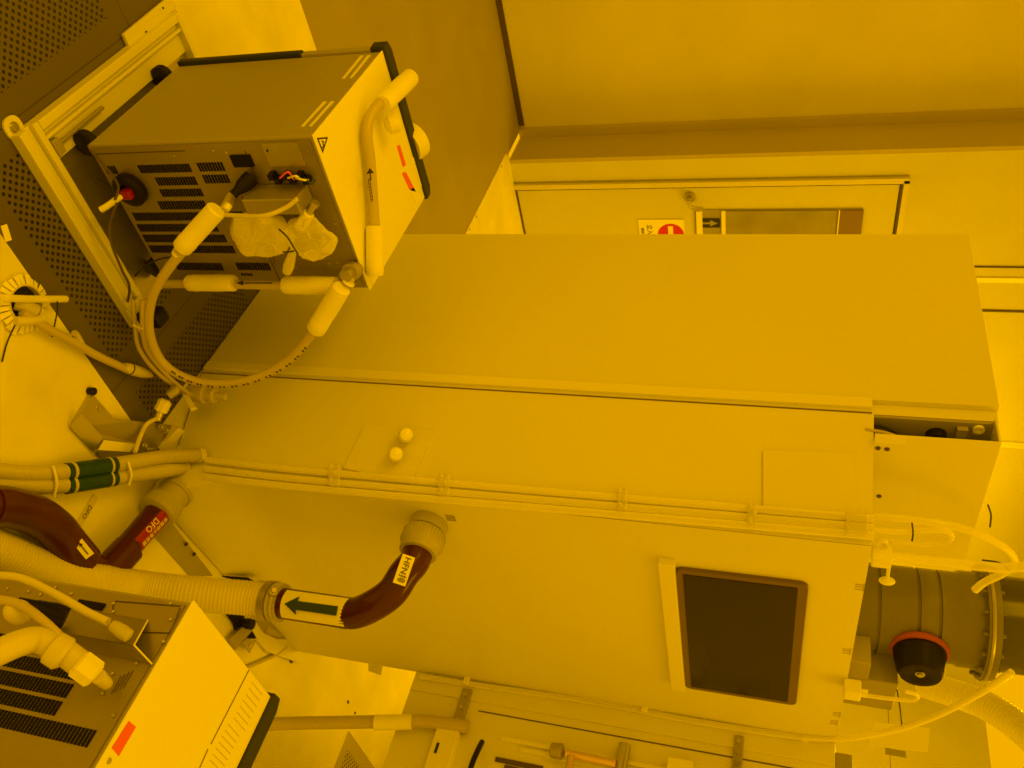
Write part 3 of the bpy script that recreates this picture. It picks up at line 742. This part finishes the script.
# hose over the chiller top
def T(x,y,h): return pz(x,y,.608+h)
th=thing('top_hose','hose with foam sleeves lying over the white top of the left chiller','hose',tuple(T(372,190,.02)))
tp=[T(376,262,.02),T(375,235,.02),T(373,200,.018),T(370,160,.018),T(367,135,.018),T(371,115,.02),T(383,100,.03),T(400,85,.035)]
obj('hose_wall',tube(tp,.0115),'tube',th,True)
sleeve(T(375,276,.02),T(374.5,226,.02),.0195,th); sleeve(T(383,104,.035),T(411,77,.04),.021,th)
obj('tape_knot',lathe(T(385,126,.02),(.1,.6,.9),[(0,.012),(.01,.02),(.03,.018),(.035,.01)],16),'foam',th,True)
sm_=[T(371.5,150,.0295),T(373.5,205,.0295)]
bm=poly([T(370,168,.031),T(374,173,.031),T(366.5,174,.031)],.0008,(0,0,1)); a=[T(370,173,.031),T(371,180,.031)]; sweep(a,.0015,4,bm); 
obj('arrow_mark',bm,'ink',th)
bm=bmesh.new(); 
L0=T(369,179,.031); L1=T(372,201,.031); side=(L1-L0).cross(V((0,0,1))).normalized()*.004
for a,b in ((L0+side,L1+side),(L1+side,L1-side),(L1-side,L0-side),(L0-side,L0+side)): sweep([a,b],.0007,4,bm)
for k in range(7):
    c=L0.lerp(L1,(k+.6)/7.2); sweep([c-side*.6,c+side*.6],.0009,4,bm)
obj('printed_label',bm,'ink',th)
film=[]
# crumpled bags
def crumple(bm, amp, seed):
    random.seed(seed)
    from mathutils import noise
    for v in bm.verts:
        n=noise.noise_vector(v.co*28+V((seed,0,0)))*amp + noise.noise_vector(v.co*70)*amp*.35
        v.co+=n
    return bm
c=P1(262,235,.06)
bg=tag(obj('plastic_bag',crumple(ball(c,.046,.034,.070,None,4),.014,3),'foam',None,False),'crumpled whitish plastic bag tied over a fitting on the left chiller back','bag')
bg.data.materials[0]=clear('milky_film',(.85,.82,.72),.9,.4)
c=P1(308,238,.05)
tag(obj('plastic_bag',crumple(ball(c,.052,.028,.050,None,4),.014,8),'bag',None,False),'clear crumpled plastic bag beside the milky one on the left chiller','bag')
a=P1(287,272,.06); b=P1(294,248,.06)
tag(obj('bag_tail',lathe(a,b-a,[(0,.010),(.02,.012),((b-a).length*.8,.008),((b-a).length,.006)],10),'bag',None,False),'twisted clear end of bag hanging toward the vertical hose','bag')
tag(obj('cable_tie',tube([P1(279,229,.10),P1(288,238,.11),P1(294,248,.10),P1(298,254,.09)],.0017,6),'ink',None,True),'black cable tie cinched round the milky plastic bag','cable tie')
tag(obj('cable_tie',tube([P1(283,252,.09),P1(288,252,.10),P1(294,251,.10)],.0017,6),'ink',None,True),'short black tie end where the clear bag is twisted','cable tie')
s_a=P1(299,228,.05); s_b=P1(309,213,.04)
df=thing('bypass_tube','thin white tube with a foam sleeve between terminal cover and milky bag','tube',tuple(s_a))
sleeve(s_a,s_b,.013,df); obj('tube_wall',tube([P1(226,215,.09),P1(262,216,.10),P1(285,208,.08),P1(297,199,.07)],.0045),'hose',df,True)
obj('tube_fitting',lathe(s_b,(s_b-s_a),[(0,.007),(.02,.007),(.021,.009),(.03,.009)],14),'steel',df,True)
# power plug and cable
pl=thing('power_plug','black plug pushed into the left chiller back above the foam sleeve','plug',tuple(P1(243,183,.02)))
a=P1(252,177,.01); b=P1(233,195,.05)
obj('plug_body',lathe(a,b-a,[(0,.016),(.01,.017),((b-a).length*.5,.015),((b-a).length*.8,.009),((b-a).length,.009)],18),'black',pl,True)
obj('white_tag',lathe(P1(229,205,.06),P1(226,209,.07)-P1(229,205,.06),[(0,.008),(.012,.008)],12),'chwhite',pl)
b=P1(164,296,-.02)
tag(obj('plug_socket',box(1.085,1.125,1.225,1.27,.02,.09),'black',None,bevel=.008),'black plug socket block lying at the right foot of the left chiller','plug')
# loose wires
for pts,l,m_,r in (([P1(90,150,.01),P1(104,165,.03),P1(118,185,.03),P1(115,200,.05)],'thin dark wire from the left caster to the valve','seam',.0028),
                 ([P1(93,178,.04),P1(105,186,.04),P1(113,196,.05)],'short dark tie tail over the drip tray','ink',.0016),
                 ([P1(117,203,.06),P1(110,225,.08),P1(112,245,.10),P1(122,270,.11),P1(129,285,.11),P1(128,300,.10),P1(122,320,.09)],'dark wire trailing from the valve to the tray corner','seam',.0030),
                 ([P1(135,276,.04),P1(145,266,.04),P1(160,259,.03),P1(172,257,.02)],'black wire running along the tray behind the looped hose','ink',.0022)):
    tag(obj('loose_wire',tube(pts,r,6),m_,None,True),l,'wire')
# thin tubes running below the loop
tn=[([pz(133,300,.06),pz(135,325,.05),pz(140,350,.05),pz(160,375,.05),pz(185,392,.06)],.0055),([pz(142,300,.08),pz(143,335,.07),pz(150,355,.06),pz(172,380,.06),pz(192,396,.07)],.0055)]
for i,(p,r) in enumerate(tn):
    tag(obj('thin_tube',tube(p,r),'tube',None,True),('outer','inner')[i]+' of two thin tubes following the loop down to the cabinet foot','tube')
tag(obj('tie_strip',tube([pz(133,325,.08),pz(140,328,.085),pz(146,330,.08)],.0022,6),'foam',None,True),'white tie strip binding the thin tubes to the looped hose','cable tie')

# ------------------------------------------------------------------ drip tray
ty0=1.222; ty1=1.83; tx0=.618; tx1=1.12
tr=thing('drip_tray','white framed metal drip tray under the left chiller, bolted to the floor','tray',(tx0,ty0,0))
obj('pan',box(tx0+.02,tx1-.005,ty0+.02,ty1-.01,.002,.006),'steel',tr)
def rail(x0,x1,y0,y1):
    return box(x0,x1,y0,y1,.001,.03)
a_=ty0+.0603; b_=ty1-.0143; bm=rail(tx0,tx0+.020,a_,b_); box(tx0+.0203,tx0+.0337,a_,b_,.001,.016,bm); box(tx0+.034,tx0+.042,a_,b_,.001,.026,bm)
obj('side_rail',bm,'trayw',tr,bevel=.002)
bm=rail(tx0,tx1,ty0,ty0+.0237); box(tx0+.001,tx1-.001,ty0+.024,ty0+.0437,.001,.016,bm); box(tx0,tx1,ty0+.044,ty0+.06,.001,.028,bm)
obj('front_rail',bm,'trayw',tr,bevel=.002)
obj('rear_rail',rail(tx0,tx1,ty1-.014,ty1),'trayw',tr,bevel=.002)
obj('inner_shelf',box(tx0+.042,tx0+.092,ty0+.06,ty1-.014,.005,.012),'trayw',tr)
for (x,y) in ((tx0-.008,ty0+.02),(tx0-.006,ty1+.0)):
    q=[(x+a,y+b) for a,b in rrect(.045,.045,.018)]
    tbm=prism(q,.001,.006); tb_=obj('anchor_tab',tbm,'trayw',tr)
    obj('anchor_bolt',bolt((x,y,.006),(0,0,1),.0085),'steel',tb_,True)
obj('lever_bar',box(tx0+.058,tx0+.066,ty0+.08,ty0+.24,.02,.028),'steel_dull',tr,bevel=.002)
obj('rail_clamp',box(tx0+.048,tx0+.082,ty0+.062,ty0+.085,.012,.03),'panelgrey',tr,bevel=.003)
obj('joint_plate',box(tx1-.06,tx1+.01,ty0-.008,ty0+.05,.028,.034),'trayw',tr,bevel=.002)
# flat bracket beside the tray
q=[pz(x,y,.012) for x,y in ((124,34),(170,-4),(178,6),(132,52))]
fb=tag(obj('flat_bracket',poly(q,.01,(0,0,1)),'trayw',None,bevel=.002),'flat white bracket plate with holes lying outside the drip tray','bracket')
for x,y,r in ((146.5,33,.005),(142,41,.006),(163,8,.003)): obj('plate_hole',lathe(pz(x,y,.0121),(0,0,1),[(0,r),(.0006,r)],14),'hole',fb)
p=pz(6,234,.0)
tag(obj('tape_strip',poly([pz(x,y,.003) for x,y in ((1,226),(7,224),(12,240),(6,242))],.002,(0,0,1)),'white',None),'short strip of white tape on the perforated floor by the picture edge','tape')

# ------------------------------------------------------------------ conduits on the floor
def cond(pts,label):
    t=thing('flexible_conduit',label,'conduit',tuple(pts[1]),'flexible conduits on the floor')
    obj('conduit_wall',corrugated(pts,.0180,.0055,.10,18),'conduit',t,True); return t
f1=[pz(-20,470,.02),pz(30,474,.02),pz(75,471,.025),pz(120,464,.04),pz(165,457,.06),onC(201,455,.014)]
f2=[pz(-20,485,.02),pz(30,486,.02),pz(75,484,.025),pz(120,477,.04),pz(160,471,.06),onC(183,467,.02)]
c1=cond(f1,'ribbed cable conduit nearer the bolted bracket, wrapped in green tape'); c2=cond(f2,'ribbed cable conduit nearer the brown pipe, wrapped in green tape')
for f_,c_,xa in ((f1,c1,(66,472,114,465)),(f2,c2,(66,485.5,114,478))):
    a=pz(xa[0],xa[1],.024); b=pz(xa[2],xa[3],.038)
    obj('green_tape',sweep([a.lerp(b,i/5) for i in range(6)],.0195,18),'greentape',c_,True)
    for u in (.08,.85): 
        p=a.lerp(b,u); obj('tie_band',sweep([p,p.lerp(b,.06/(1.0-u+.01) if u<.5 else .3)],.0203,18),'conduit',c_,True)
    p=pz(128,(xa[1]+xa[3])/2-5,.045)
    e=f_[-1]; e2=f_[-2]; obj('end_collar',sweep([e.lerp(e2,.1),e.lerp(e2,-.05)],.0195,18),'hose',c_,True)
for x,l in ((53,'white cable tie round both ribbed conduits near the picture edge'),(128,'white cable tie round both ribbed conduits near the brown union')):
    z=.022 if x<100 else .045
    a=pz(x,462 if x>100 else 466,z+.017); b=pz(x+1,485 if x>100 else 497,z+.012)
    tag(obj('cable_tie',tube([a,a.lerp(b,.5)+V((0,0,.008)),b],.003,6),'foam',None,True),l,'cable tie')

# brown pipes at the floor
u0=py(181,494,YC); 
bp=thing('drain_pipe','brown plastic drain pipe with red lettered tape joining the cabinet foot low on the left','pipe',(u0.x,YC,.06))
zc=.062
U=V((u0.x,YC,zc)); 
U=pz(177,491,.05)
e1=V((U.x-.005,U.y-.30,zc))
e1=pz(107,572,zc)
d=(e1-U); d.z=0
obj('union_nut',lathe(U,d,[(-.0,.044),(.012,.044),(.013,.040),(.045,.040),(.046,.046),(.085,.046),(.09,.036)],36),'grey_union',bp,True)
rb_=bmesh.new(); a_,b_,d_n=frame(d)
for k in range(36):
    an=2*PI*k/36; o_=a_*math.cos(an)+b_*math.sin(an); p=U+d_n*.05+o_*.046; sweep([p,p+d_n*.032],.002,4,rb_)
obj('union_rib',rb_,'grey_union',bp)
Ls=d.length
pu=U+d_n*.08
obj('pipe_run',sweep([pu,e1],.031,28),'brown',bp,True)
obj('elbow_socket',sweep([e1-d_n*.075,e1+d_n*.035],.037,28),'brown',bp,True)
x3=pz(78,556,zc); x4=pz(46,518,zc+.0); x5=pz(8,507,zc+.0); x6=pz(-40,505,zc+.0)
obj('pipe_bend',tube([e1,e1.lerp(x3,.6),x3,x4.lerp(x3,.5)],.026,24),'brown',bp,True)
obj('elbow_fitting',tube([x3.lerp(x4,-.15),x3.lerp(x4,.3),x3.lerp(x4,.75),x4.lerp(x5,.3),x5,x5.lerp(x6,.4)],.040,24),'brown',bp,True)
obj('pipe_end',tube([x5,x6],.036,24),'brown',bp,True)
# red tape with DFO lettering, on the side of the pipe facing the viewer
mid=pu.lerp(e1-d_n*.075,.5); tapeL=(e1-d_n*.075-pu).length*.98
toC=(CAM-mid); toC=(toC-d_n*toC.dot(d_n)).normalized(); sd=d_n.cross(toC)
# lift direction: towards upper right face
def on_pipe(s,ang,r): return mid+d_n*s+(toC*math.cos(ang)+sd*math.sin(ang))*r
bm=bmesh.new(); n_=10; rows=[]
sg_=1 if sd.x>0 else -1
for i in range(n_+1):
    an=sg_*(math.radians(0)+math.radians(75)*i/n_)
    rows.append((bm.verts.new(on_pipe(-tapeL/2,an,.0316)),bm.verts.new(on_pipe(tapeL/2,an,.0316))))
for A,B in zip(rows,rows[1:]): bm.faces.new((A[0],A[1],B[1],B[0]))
tp_=obj('red_tape',bm,'deepred',bp,True)
def pipetext(s,ang,body,size):
    an=sg_*math.radians(ang); nn=toC*math.cos(an)+sd*math.sin(an); pos=on_pipe(s,an,.0325)
    xd=d_n; yd=nn.cross(xd)
    # reading direction along the pipe, letters' tops away from the tape centre
    return text('tape_text',body,size,pos,xd,yd,'white',tp_,.0002)
pipetext(-.005,14,'DFO',.021); pipetext(-.002,43,'有機排水専用管',.0135)
# white arrow tag on elbow
def flatlabel(c, ydir, w, h, toward, m, parent, name):
    n=(V(toward)-c).normalized(); yd=V(ydir); yd=(yd-n*yd.dot(n)).normalized(); xd=yd.cross(n)
    o=obj(name,poly([c+xd*a*w/2+yd*b*h/2 for a,b in ((-1,-1),(1,-1),(1,1),(-1,1))],.0008,n),m,parent); return o,xd,yd,n
ca=pz(84,549,zc); ca=ca+(CAM-ca).normalized()*.071; ydr=(x3-e1).normalized()
lb,xd,yd,n=flatlabel(ca+V((0,0,.0)),pz(78,542,zc+.04)-pz(91,558,zc+.04),.019,.040,CAM,'white',bp,'arrow_label')
bm=sweep([ca-yd*.014+n*.001,ca+yd*.01+n*.001],.0012,4); poly([ca+yd*.017+n*.0015,ca+yd*.009+xd*.004+n*.0015,ca+yd*.009-xd*.004+n*.0015],.0005,n,bm); obj('arrow_mark',bm,'ink',lb)
# DFO tape on the floor
ca=pz(88,510,.002); dd=pz(95,500,.002)-pz(82,522,.002)
lb,xd,yd,n=flatlabel(ca,V((0,0,0))+dd.cross(V((0,0,1))),.075,.02,ca+V((0,0,1)),'hose',None,'floor_label'); tag(lb,'yellowish tape label lettered DFO stuck on the floor behind the brown pipe','label')
ca=pz(87,512,.003); text('label_text','DFO',.017,ca,-dd,V((0,0,1)).cross(-dd),'seam',lb,.0002)

# second bent brown pipe with the big union on the front panel
U2=py(430,522,YC)
bp2=thing('drain_pipe','curved brown pipe with a green arrow label, from the ribbed union on the front panel','pipe',(U2.x,YC,U2.z))
obj('union_nut',lathe(U2,(0,-1,0),[(0,.046),(.028,.046),(.029,.042),(.032,.042),(.034,.050),(.066,.052),(.075,.046),(.08,.045),(.09,.045),(.092,.032)],40),'grey_union',bp2,True)
rb_=bmesh.new()
for k in range(36):
    an=2*PI*k/36; p=V((U2.x+math.cos(an)*.051,U2.y-.036,U2.z+math.sin(an)*.051)); sweep([p,p+V((0,-.03,0))],.0018,4,rb_)
obj('union_rib',rb_,'grey_union',bp2)
yb=YC-.235
q0=V((U2.x,YC-.085,U2.z)); 
b5=py(296,605.3,yb); b4=py(330,610.3,yb); b45=py(354,613,yb)
pth=[q0,q0+V((0,-.03,0)),py(404,574,YC-.15),py(392,592,YC-.19),py(374,605,YC-.22),b45,b4,b5,py(266,600.8,yb)]
obj('pipe_bend',tube(pth,lambda i:.0335 if i>8 else .031,28,10) if False else sweep(smooth_path(pth,10),lambda i:.036,28),'brown',bp2,True)
# arrow label wrapping the straight end
p0=py(289,604.3,yb); p1=py(351,613.2,yb); dn=(p1-p0).normalized(); mid2=(p0+p1)/2; tc=(CAM-mid2); tc=(tc-dn*tc.dot(dn)).normalized(); s2=dn.cross(tc)
bm=bmesh.new(); rows=[]; L_=(p1-p0).length/2
for i in range(13):
    an=math.radians(-58+116*i/12); rr=tc*math.cos(an)+s2*math.sin(an)
    rows.append((bm.verts.new(mid2-dn*L_+rr*.0372),bm.verts.new(mid2+dn*L_+rr*.0372)))
for A,B in zip(rows,rows[1:]): bm.faces.new((A[0],A[1],B[1],B[0]))
al=obj('arrow_label',bm,'white',bp2,True)
c=mid2+tc*.0405
a=poly([c+dn*u*L_+s2*w for u,w in ((-.85,0),(-.42,.021),(-.46,.010),(.82,.010),(.82,-.011),(-.46,-.010),(-.42,-.021))],.001,tc)
obj('arrow_mark',a,'green_ink',al)
# small paper label near the union
ca=py(404,570,YC-.19); 
lb,xd,yd,n=flatlabel(ca,py(408,557,YC-.185)-py(399,583,YC-.195),.028,.064,CAM,'white',bp2,'paper_label')
text('label_text','HFN排',.019,ca+n*.001,-yd,xd,'ink',lb,.0002)

# big cream hose and its clamp
hs=[py(274,601.9,yb),py(245,597.8,yb-.01),py(200,594.5,yb-.04),py(140,588,.77),py(90,581,.71),py(40,568,.67),py(0,552,.64),py(-45,531,.61)]
bh=thing('suction_hose','thick cream ribbed hose clamped to the curved brown pipe, crossing to the left edge','hose',tuple(hs[2]))
obj('hose_wall',corrugated(hs,.041,.009,.03,26),'hose',bh,True)
hc=[py(258,599.5,yb),py(284,603.4,yb)]
cl=obj('hose_cuff',corrugated([hc[0],(hc[0]+hc[1])/2,hc[1]],.0465,.012,.09,26),'grey_union',bh,True)
mm=(hc[0]+hc[1])/2; obj('clamp_band',sweep([mm-dn*.008,mm+dn*.008],.0485,26),'steel_dull',bh,True)
tt=mm-s2*.046 if (-s2).y>0 else mm+s2*.046
q=py(277,580,yb); obj('clamp_screw',lathe(mm+(q-mm).normalized()*.046,(q-mm),[(0,.010),(.012,.010),(.014,.006),(.02,.006)],14),'steel',bh,True)

# stainless bracket at cabinet corner
sb=thing('steel_bracket','stainless angle bracket with bolts anchoring the cabinet corner to the floor','bracket',tuple(pz(110,430)))
def PZ(l,z): return [pz(x,y,z) for x,y in l]
obj('floor_flange',poly(PZ([(71,426),(91,392),(112,416),(93,441)][:4],.006),.006,(0,0,1)),'steel',sb)
obj('web_plate',poly([pz(93,394,.008),pz(113,418,.02),pz(135,421,.03),pz(172,425,.03),pz(160,449,.012),pz(95,451,.006),pz(72,427,.006)],.008,(0,0,1)),'steel_dull',sb)
obj('upright_plate',poly([pz(70,427,.008),pz(93,452,.008),pz(103,438,.03),pz(82,414,.03)],.004,(0,-.5,1)),'steel',sb)
obj('lower_lip',poly([pz(95,452,.012),pz(160,449,.012),pz(158,455,.004),pz(100,458,.004)],.003,(0,-.7,.7)),'steel',sb)
obj('end_plate',poly([pz(166,452,.02),pz(160,449,.02),pz(178,428,.055),pz(185,431,.055)],.012,(0,-.5,1)),'cab2',sb)
obj('inner_label',poly(PZ([(104,440),(136,444),(130,452),(98,450)],.0135),.001,(0,0,1)),'cab2',sb)
for x,y,z in ((98,408,.01),(83,426,.01),(160,427,.035),(165,430,.035),(144,446,.018),(149,450,.018)): obj('bolt',bolt(pz(x,y,z),(0,0,1),.0058,None,.008),'steel',sb,True)
tag(obj('rubber_foot',lathe(pz(89,391,0),(0,0,1),[(0,.009),(.015,.009),(.017,.006)],14),'black',None,True),'small dark rubber stop beside the stainless bracket','stop')
# fitting with white nut above the bracket
ft=thing('tube_fitting','white nut and valve fitting where thin tubes meet the cabinet foot','fitting',tuple(pz(165,405,.04)))
a=pz(160,412,.045); b=pz(168,396,.06)
obj('white_nut',lathe(a,b-a,[(0,.012),(.003,.0165),(.028,.0165),(.033,.011)],8),'foam',ft)
obj('stem',tube([pz(157,420,.04),a],.010),'steel',ft,True)
obj('valve_body',lathe(b,pz(178,388,.075)-b,[(0,.011),(.02,.014),(.03,.012)],14),'steel_dull',ft,True)
obj('thin_pipe',tube([pz(158,418,.04),pz(147,424,.04),pz(140,437,.03),pz(135,452,.045)],.0055),'hose',ft,True)
sv=thing('shutoff_valve','grey cylindrical valve with a white bracket on the cabinet foot below the hose loop','valve',tuple(px(195,395,XA)))
a=px(190,393,XA-.035); b=px(226,397,XA-.035)
L_=(b-a).length
obj('valve_barrel',lathe(a,b-a,[(0,.021),(L_*.35,.021),(L_*.36,.024),(L_*.45,.024),(L_*.46,.016),(L_*.62,.016),(L_*.63,.019),(L_*.7,.019),(L_*.72,.010),(L_*.98,.008)],22),'conduit',sv,True)
obj('white_bracket',poly([px(180,390,XA-.06),px(187,382,XA-.05),px(186,391,XA-.05),px(196,407,XA-.05),px(190,409,XA-.05)],.008,(-1,0,0)),'cab2',sv)

# ------------------------------------------------------------------ cut-out with flaps and conduit in the left floor sheet
c=pz(21,304,0); c.z=0
R=.040
fp=thing('cable_port','round floor cable opening ringed by cut paper-like flaps, near the left edge','opening',tuple(c))
h_=lathe(c+V((0,0,.0004)),(0,0,1),[(0,R),(.0008,R)],40); obj('opening',h_,'hole',fp)
fb_=bmesh.new(); nf=26
for k in range(nf):
    a0=2*PI*k/nf+.02; a1=2*PI*(k+1)/nf-.03; r1=R*1.55+random.uniform(-.005,.006); zz=.003+random.uniform(0,.006)
    pts=[c+V((math.cos(a)*r,math.sin(a)*r,z)) for a,r,z in ((a0,R*.97,.014),(a1,R*.97,.014),(a1,r1,zz),(a0,r1,zz))]
    poly(pts,.0012,(0,0,1),fb_)
obj('flap',fb_,'white',fp)
obj('port_sleeve',lathe(c,(0,0,1),[(.001,R*.99),(.016,R*1.0),(.016,R*.93),(.001,R*.93)],36,None,False),'hose',fp,True)
tag(obj('port_conduit',tube([c+V((-.012,-.012,.003)),c+V((0.0,-.005,.014)),c+V((.022,.004,.02))],.015),'conduit',None,True),'cream conduit end rising inside the round floor opening','conduit')
cd_=thing('taped_conduit','cream conduit ending in a taped clear bulb beside the perforated floor','conduit',tuple(pz(100,350,.02)))
obj('conduit_wall',tube([pz(22,312,.02),pz(45,327,.022),pz(75,343,.02),pz(100,357,.02),pz(128,370,.02)],.0095),'tube',cd_,True)
a=pz(124,367,.02); b=pz(153,376,.02); L_=(b-a).length
obj('taped_bulb',lathe(a,b-a,[(0,.010),(L_*.2,.0145),(L_*.6,.013),(L_*.9,.007),(L_,.002)],14),'hose',cd_,True)
obj('black_tie',lathe(a.lerp(b,.18),b-a,[(0,.0150),(.003,.0150)],14),'ink',cd_)
obj('branch_stub',tube([pz(83,347,.02),pz(77,336,.022),pz(74,333,.024)],.0075),'conduit',cd_,True)
ob=thing('open_conduit','short clear conduit lying across the round floor opening','conduit',tuple(pz(40,298,.03)))
obj('conduit_wall',tube([pz(2,298,.02),pz(30,299,.028),pz(66,299,.025)],.0075),'clear',ob,True)
obj('white_sleeve',tube([pz(16,321,.02),pz(28,321,.024),pz(40,319,.022)],.0095),'hose',ob,True)
for pts,l in (([pz(57,298,.03),pz(57,312,.03),pz(52,337,.005)],'long black cable tie tail near the perforated floor'),([pz(15,325,.02),pz(7,343,.005),pz(2,362,.003)],'black cable tie tail crossing the light floor at the left edge')):
    tag(obj('cable_tie',tube(pts,.0016,6),'ink',None,True),l,'cable tie')

# items on chiller 2
cx=thing('white_fitting','bulky white plastic hose fitting with nut on the cropped chiller back','fitting',tuple(px(60,640,1.0)))
a=px(105,683,1.06); b=px(60,650,1.0)
obj('fitting_nut',lathe(px(96,676,1.04),b-a,[(0,.016),(.004,.022),(.03,.022),(.034,.016)],8),'foam',cx)
obj('fitting_tip',lathe(px(107,684,1.075),a-px(107,684,1.075)+(b-a)*.0+V((-.05,0,0)),[(0,.009),(.03,.011)],14),'hose',cx,True)
obj('fitting_collar',lathe(px(50,646,.99),px(80,664,1.02)-px(50,646,.99),[(0,.018),(.004,.024),(.022,.025),(.028,.019)],20),'hose',cx,True)
obj('fitting_body',tube([px(92,672,1.04),px(75,660,1.02),px(58,648,1.0),px(38,640,.98),px(20,643,.96),px(-12,657,.94)],.019),'hose',cx,True)
tag(obj('hose_plug',ball(px(18,612,.98),.022,.018,.02),'hose',None,True),'rounded white plastic cap above the bulky fitting at the left edge','cap')
tag(obj('clear_hose',tube([px(-15,598,.96),px(18,604,.96),px(42,620,.97),px(66,643,1.0),px(80,660,1.03)],.007),'tube',None,True),'cloudy thin hose running over the bulky white fitting','tube')
bt=thing('thin_hose','thin tube with a bright end plugged into the terminal cover of the cropped chiller','tube',tuple(px(60,595,1.0)))
obj('hose_wall',tube([px(-15,575,.98),px(20,578,.99),px(55,594,1.0),px(85,611,1.02),px(108,622,1.03)],.0065),'hose',bt,True)
obj('tube_nut',lathe(px(112,625,1.03),px(132,638,1.045)-px(112,625,1.03),[(0,.008),(.008,.010),(.02,.011),(.032,.010),(.034,.006)],14),'conduit',bt,True)
tag(obj('power_plug',lathe(px(66,618,1.05),px(34,608,1.02)-px(66,618,1.05),[(0,.017),(.02,.018),(.04,.014),(.075,.009)],16),'black',None,True),'black plug pushed into the cropped chiller beside the terminal cover','plug')
# floor marks on the light floor at right
for x,y,r,l in ((291,661,.012,'oval'),(348,702,.01,'oval'),(355,713,.008,'oval')):
    p=pz(x,y,.0005); tag(obj('floor_plug',lathe(p,(0,0,1),[(0,r),(.0015,r*.9)],16,None,True,.6),'seam',None),{291:'dark round floor plug closest to the foot bracket',348:'dark round floor plug in the middle of the light tile',355:'dark round floor plug nearest the cloudy drain tube'}[x],'floor plug')
tag(obj('floor_patch',poly(PZ([(369,662),(383,664),(381,675),(369,671)],.002),.0015,(0,0,1)),'panelgrey',None),'grey four-sided patch on the light floor beside the cabinet','patch')
tag(obj('floor_cable',tube([pz(286,647,.012),pz(275,655,.01),pz(262,661,.008),pz(245,668,.008)],.006,8),'conduit',None,True),'short grey cable on the light floor beside the foot bracket','cable')

# ------------------------------------------------------------------ light
def area(name,loc,size,power,rot=(0,0,0),sy=None,col=(1,.50,0.0)):
    l=bpy.data.lights.new(name,'AREA'); l.energy=power; l.color=col; l.size=size
    if sy: l.shape='RECTANGLE'; l.size_y=sy
    o=bpy.data.objects.new(name,l); C.objects.link(o); o.location=loc; o.rotation_euler=rot; return o
area('ceiling_lamp',(-1.3,1.6,2.9),.8,36,sy=2.0)
area('ceiling_lamp',(2.3,.2,3.1),.6,10,sy=1.2)
area('ceiling_lamp',(4.5,2.0,3.1),.9,80,sy=2.0)
w=bpy.data.worlds.new('world'); bpy.context.scene.world=w; w.use_nodes=True
bg_=w.node_tree.nodes['Background']; bg_.inputs[0].default_value=(1,.465,0,1); bg_.inputs[1].default_value=.76
sc=bpy.context.scene
sc.view_settings.view_transform='Standard'; sc.view_settings.look='None'; sc.view_settings.gamma=1; sc.view_settings.exposure=.25
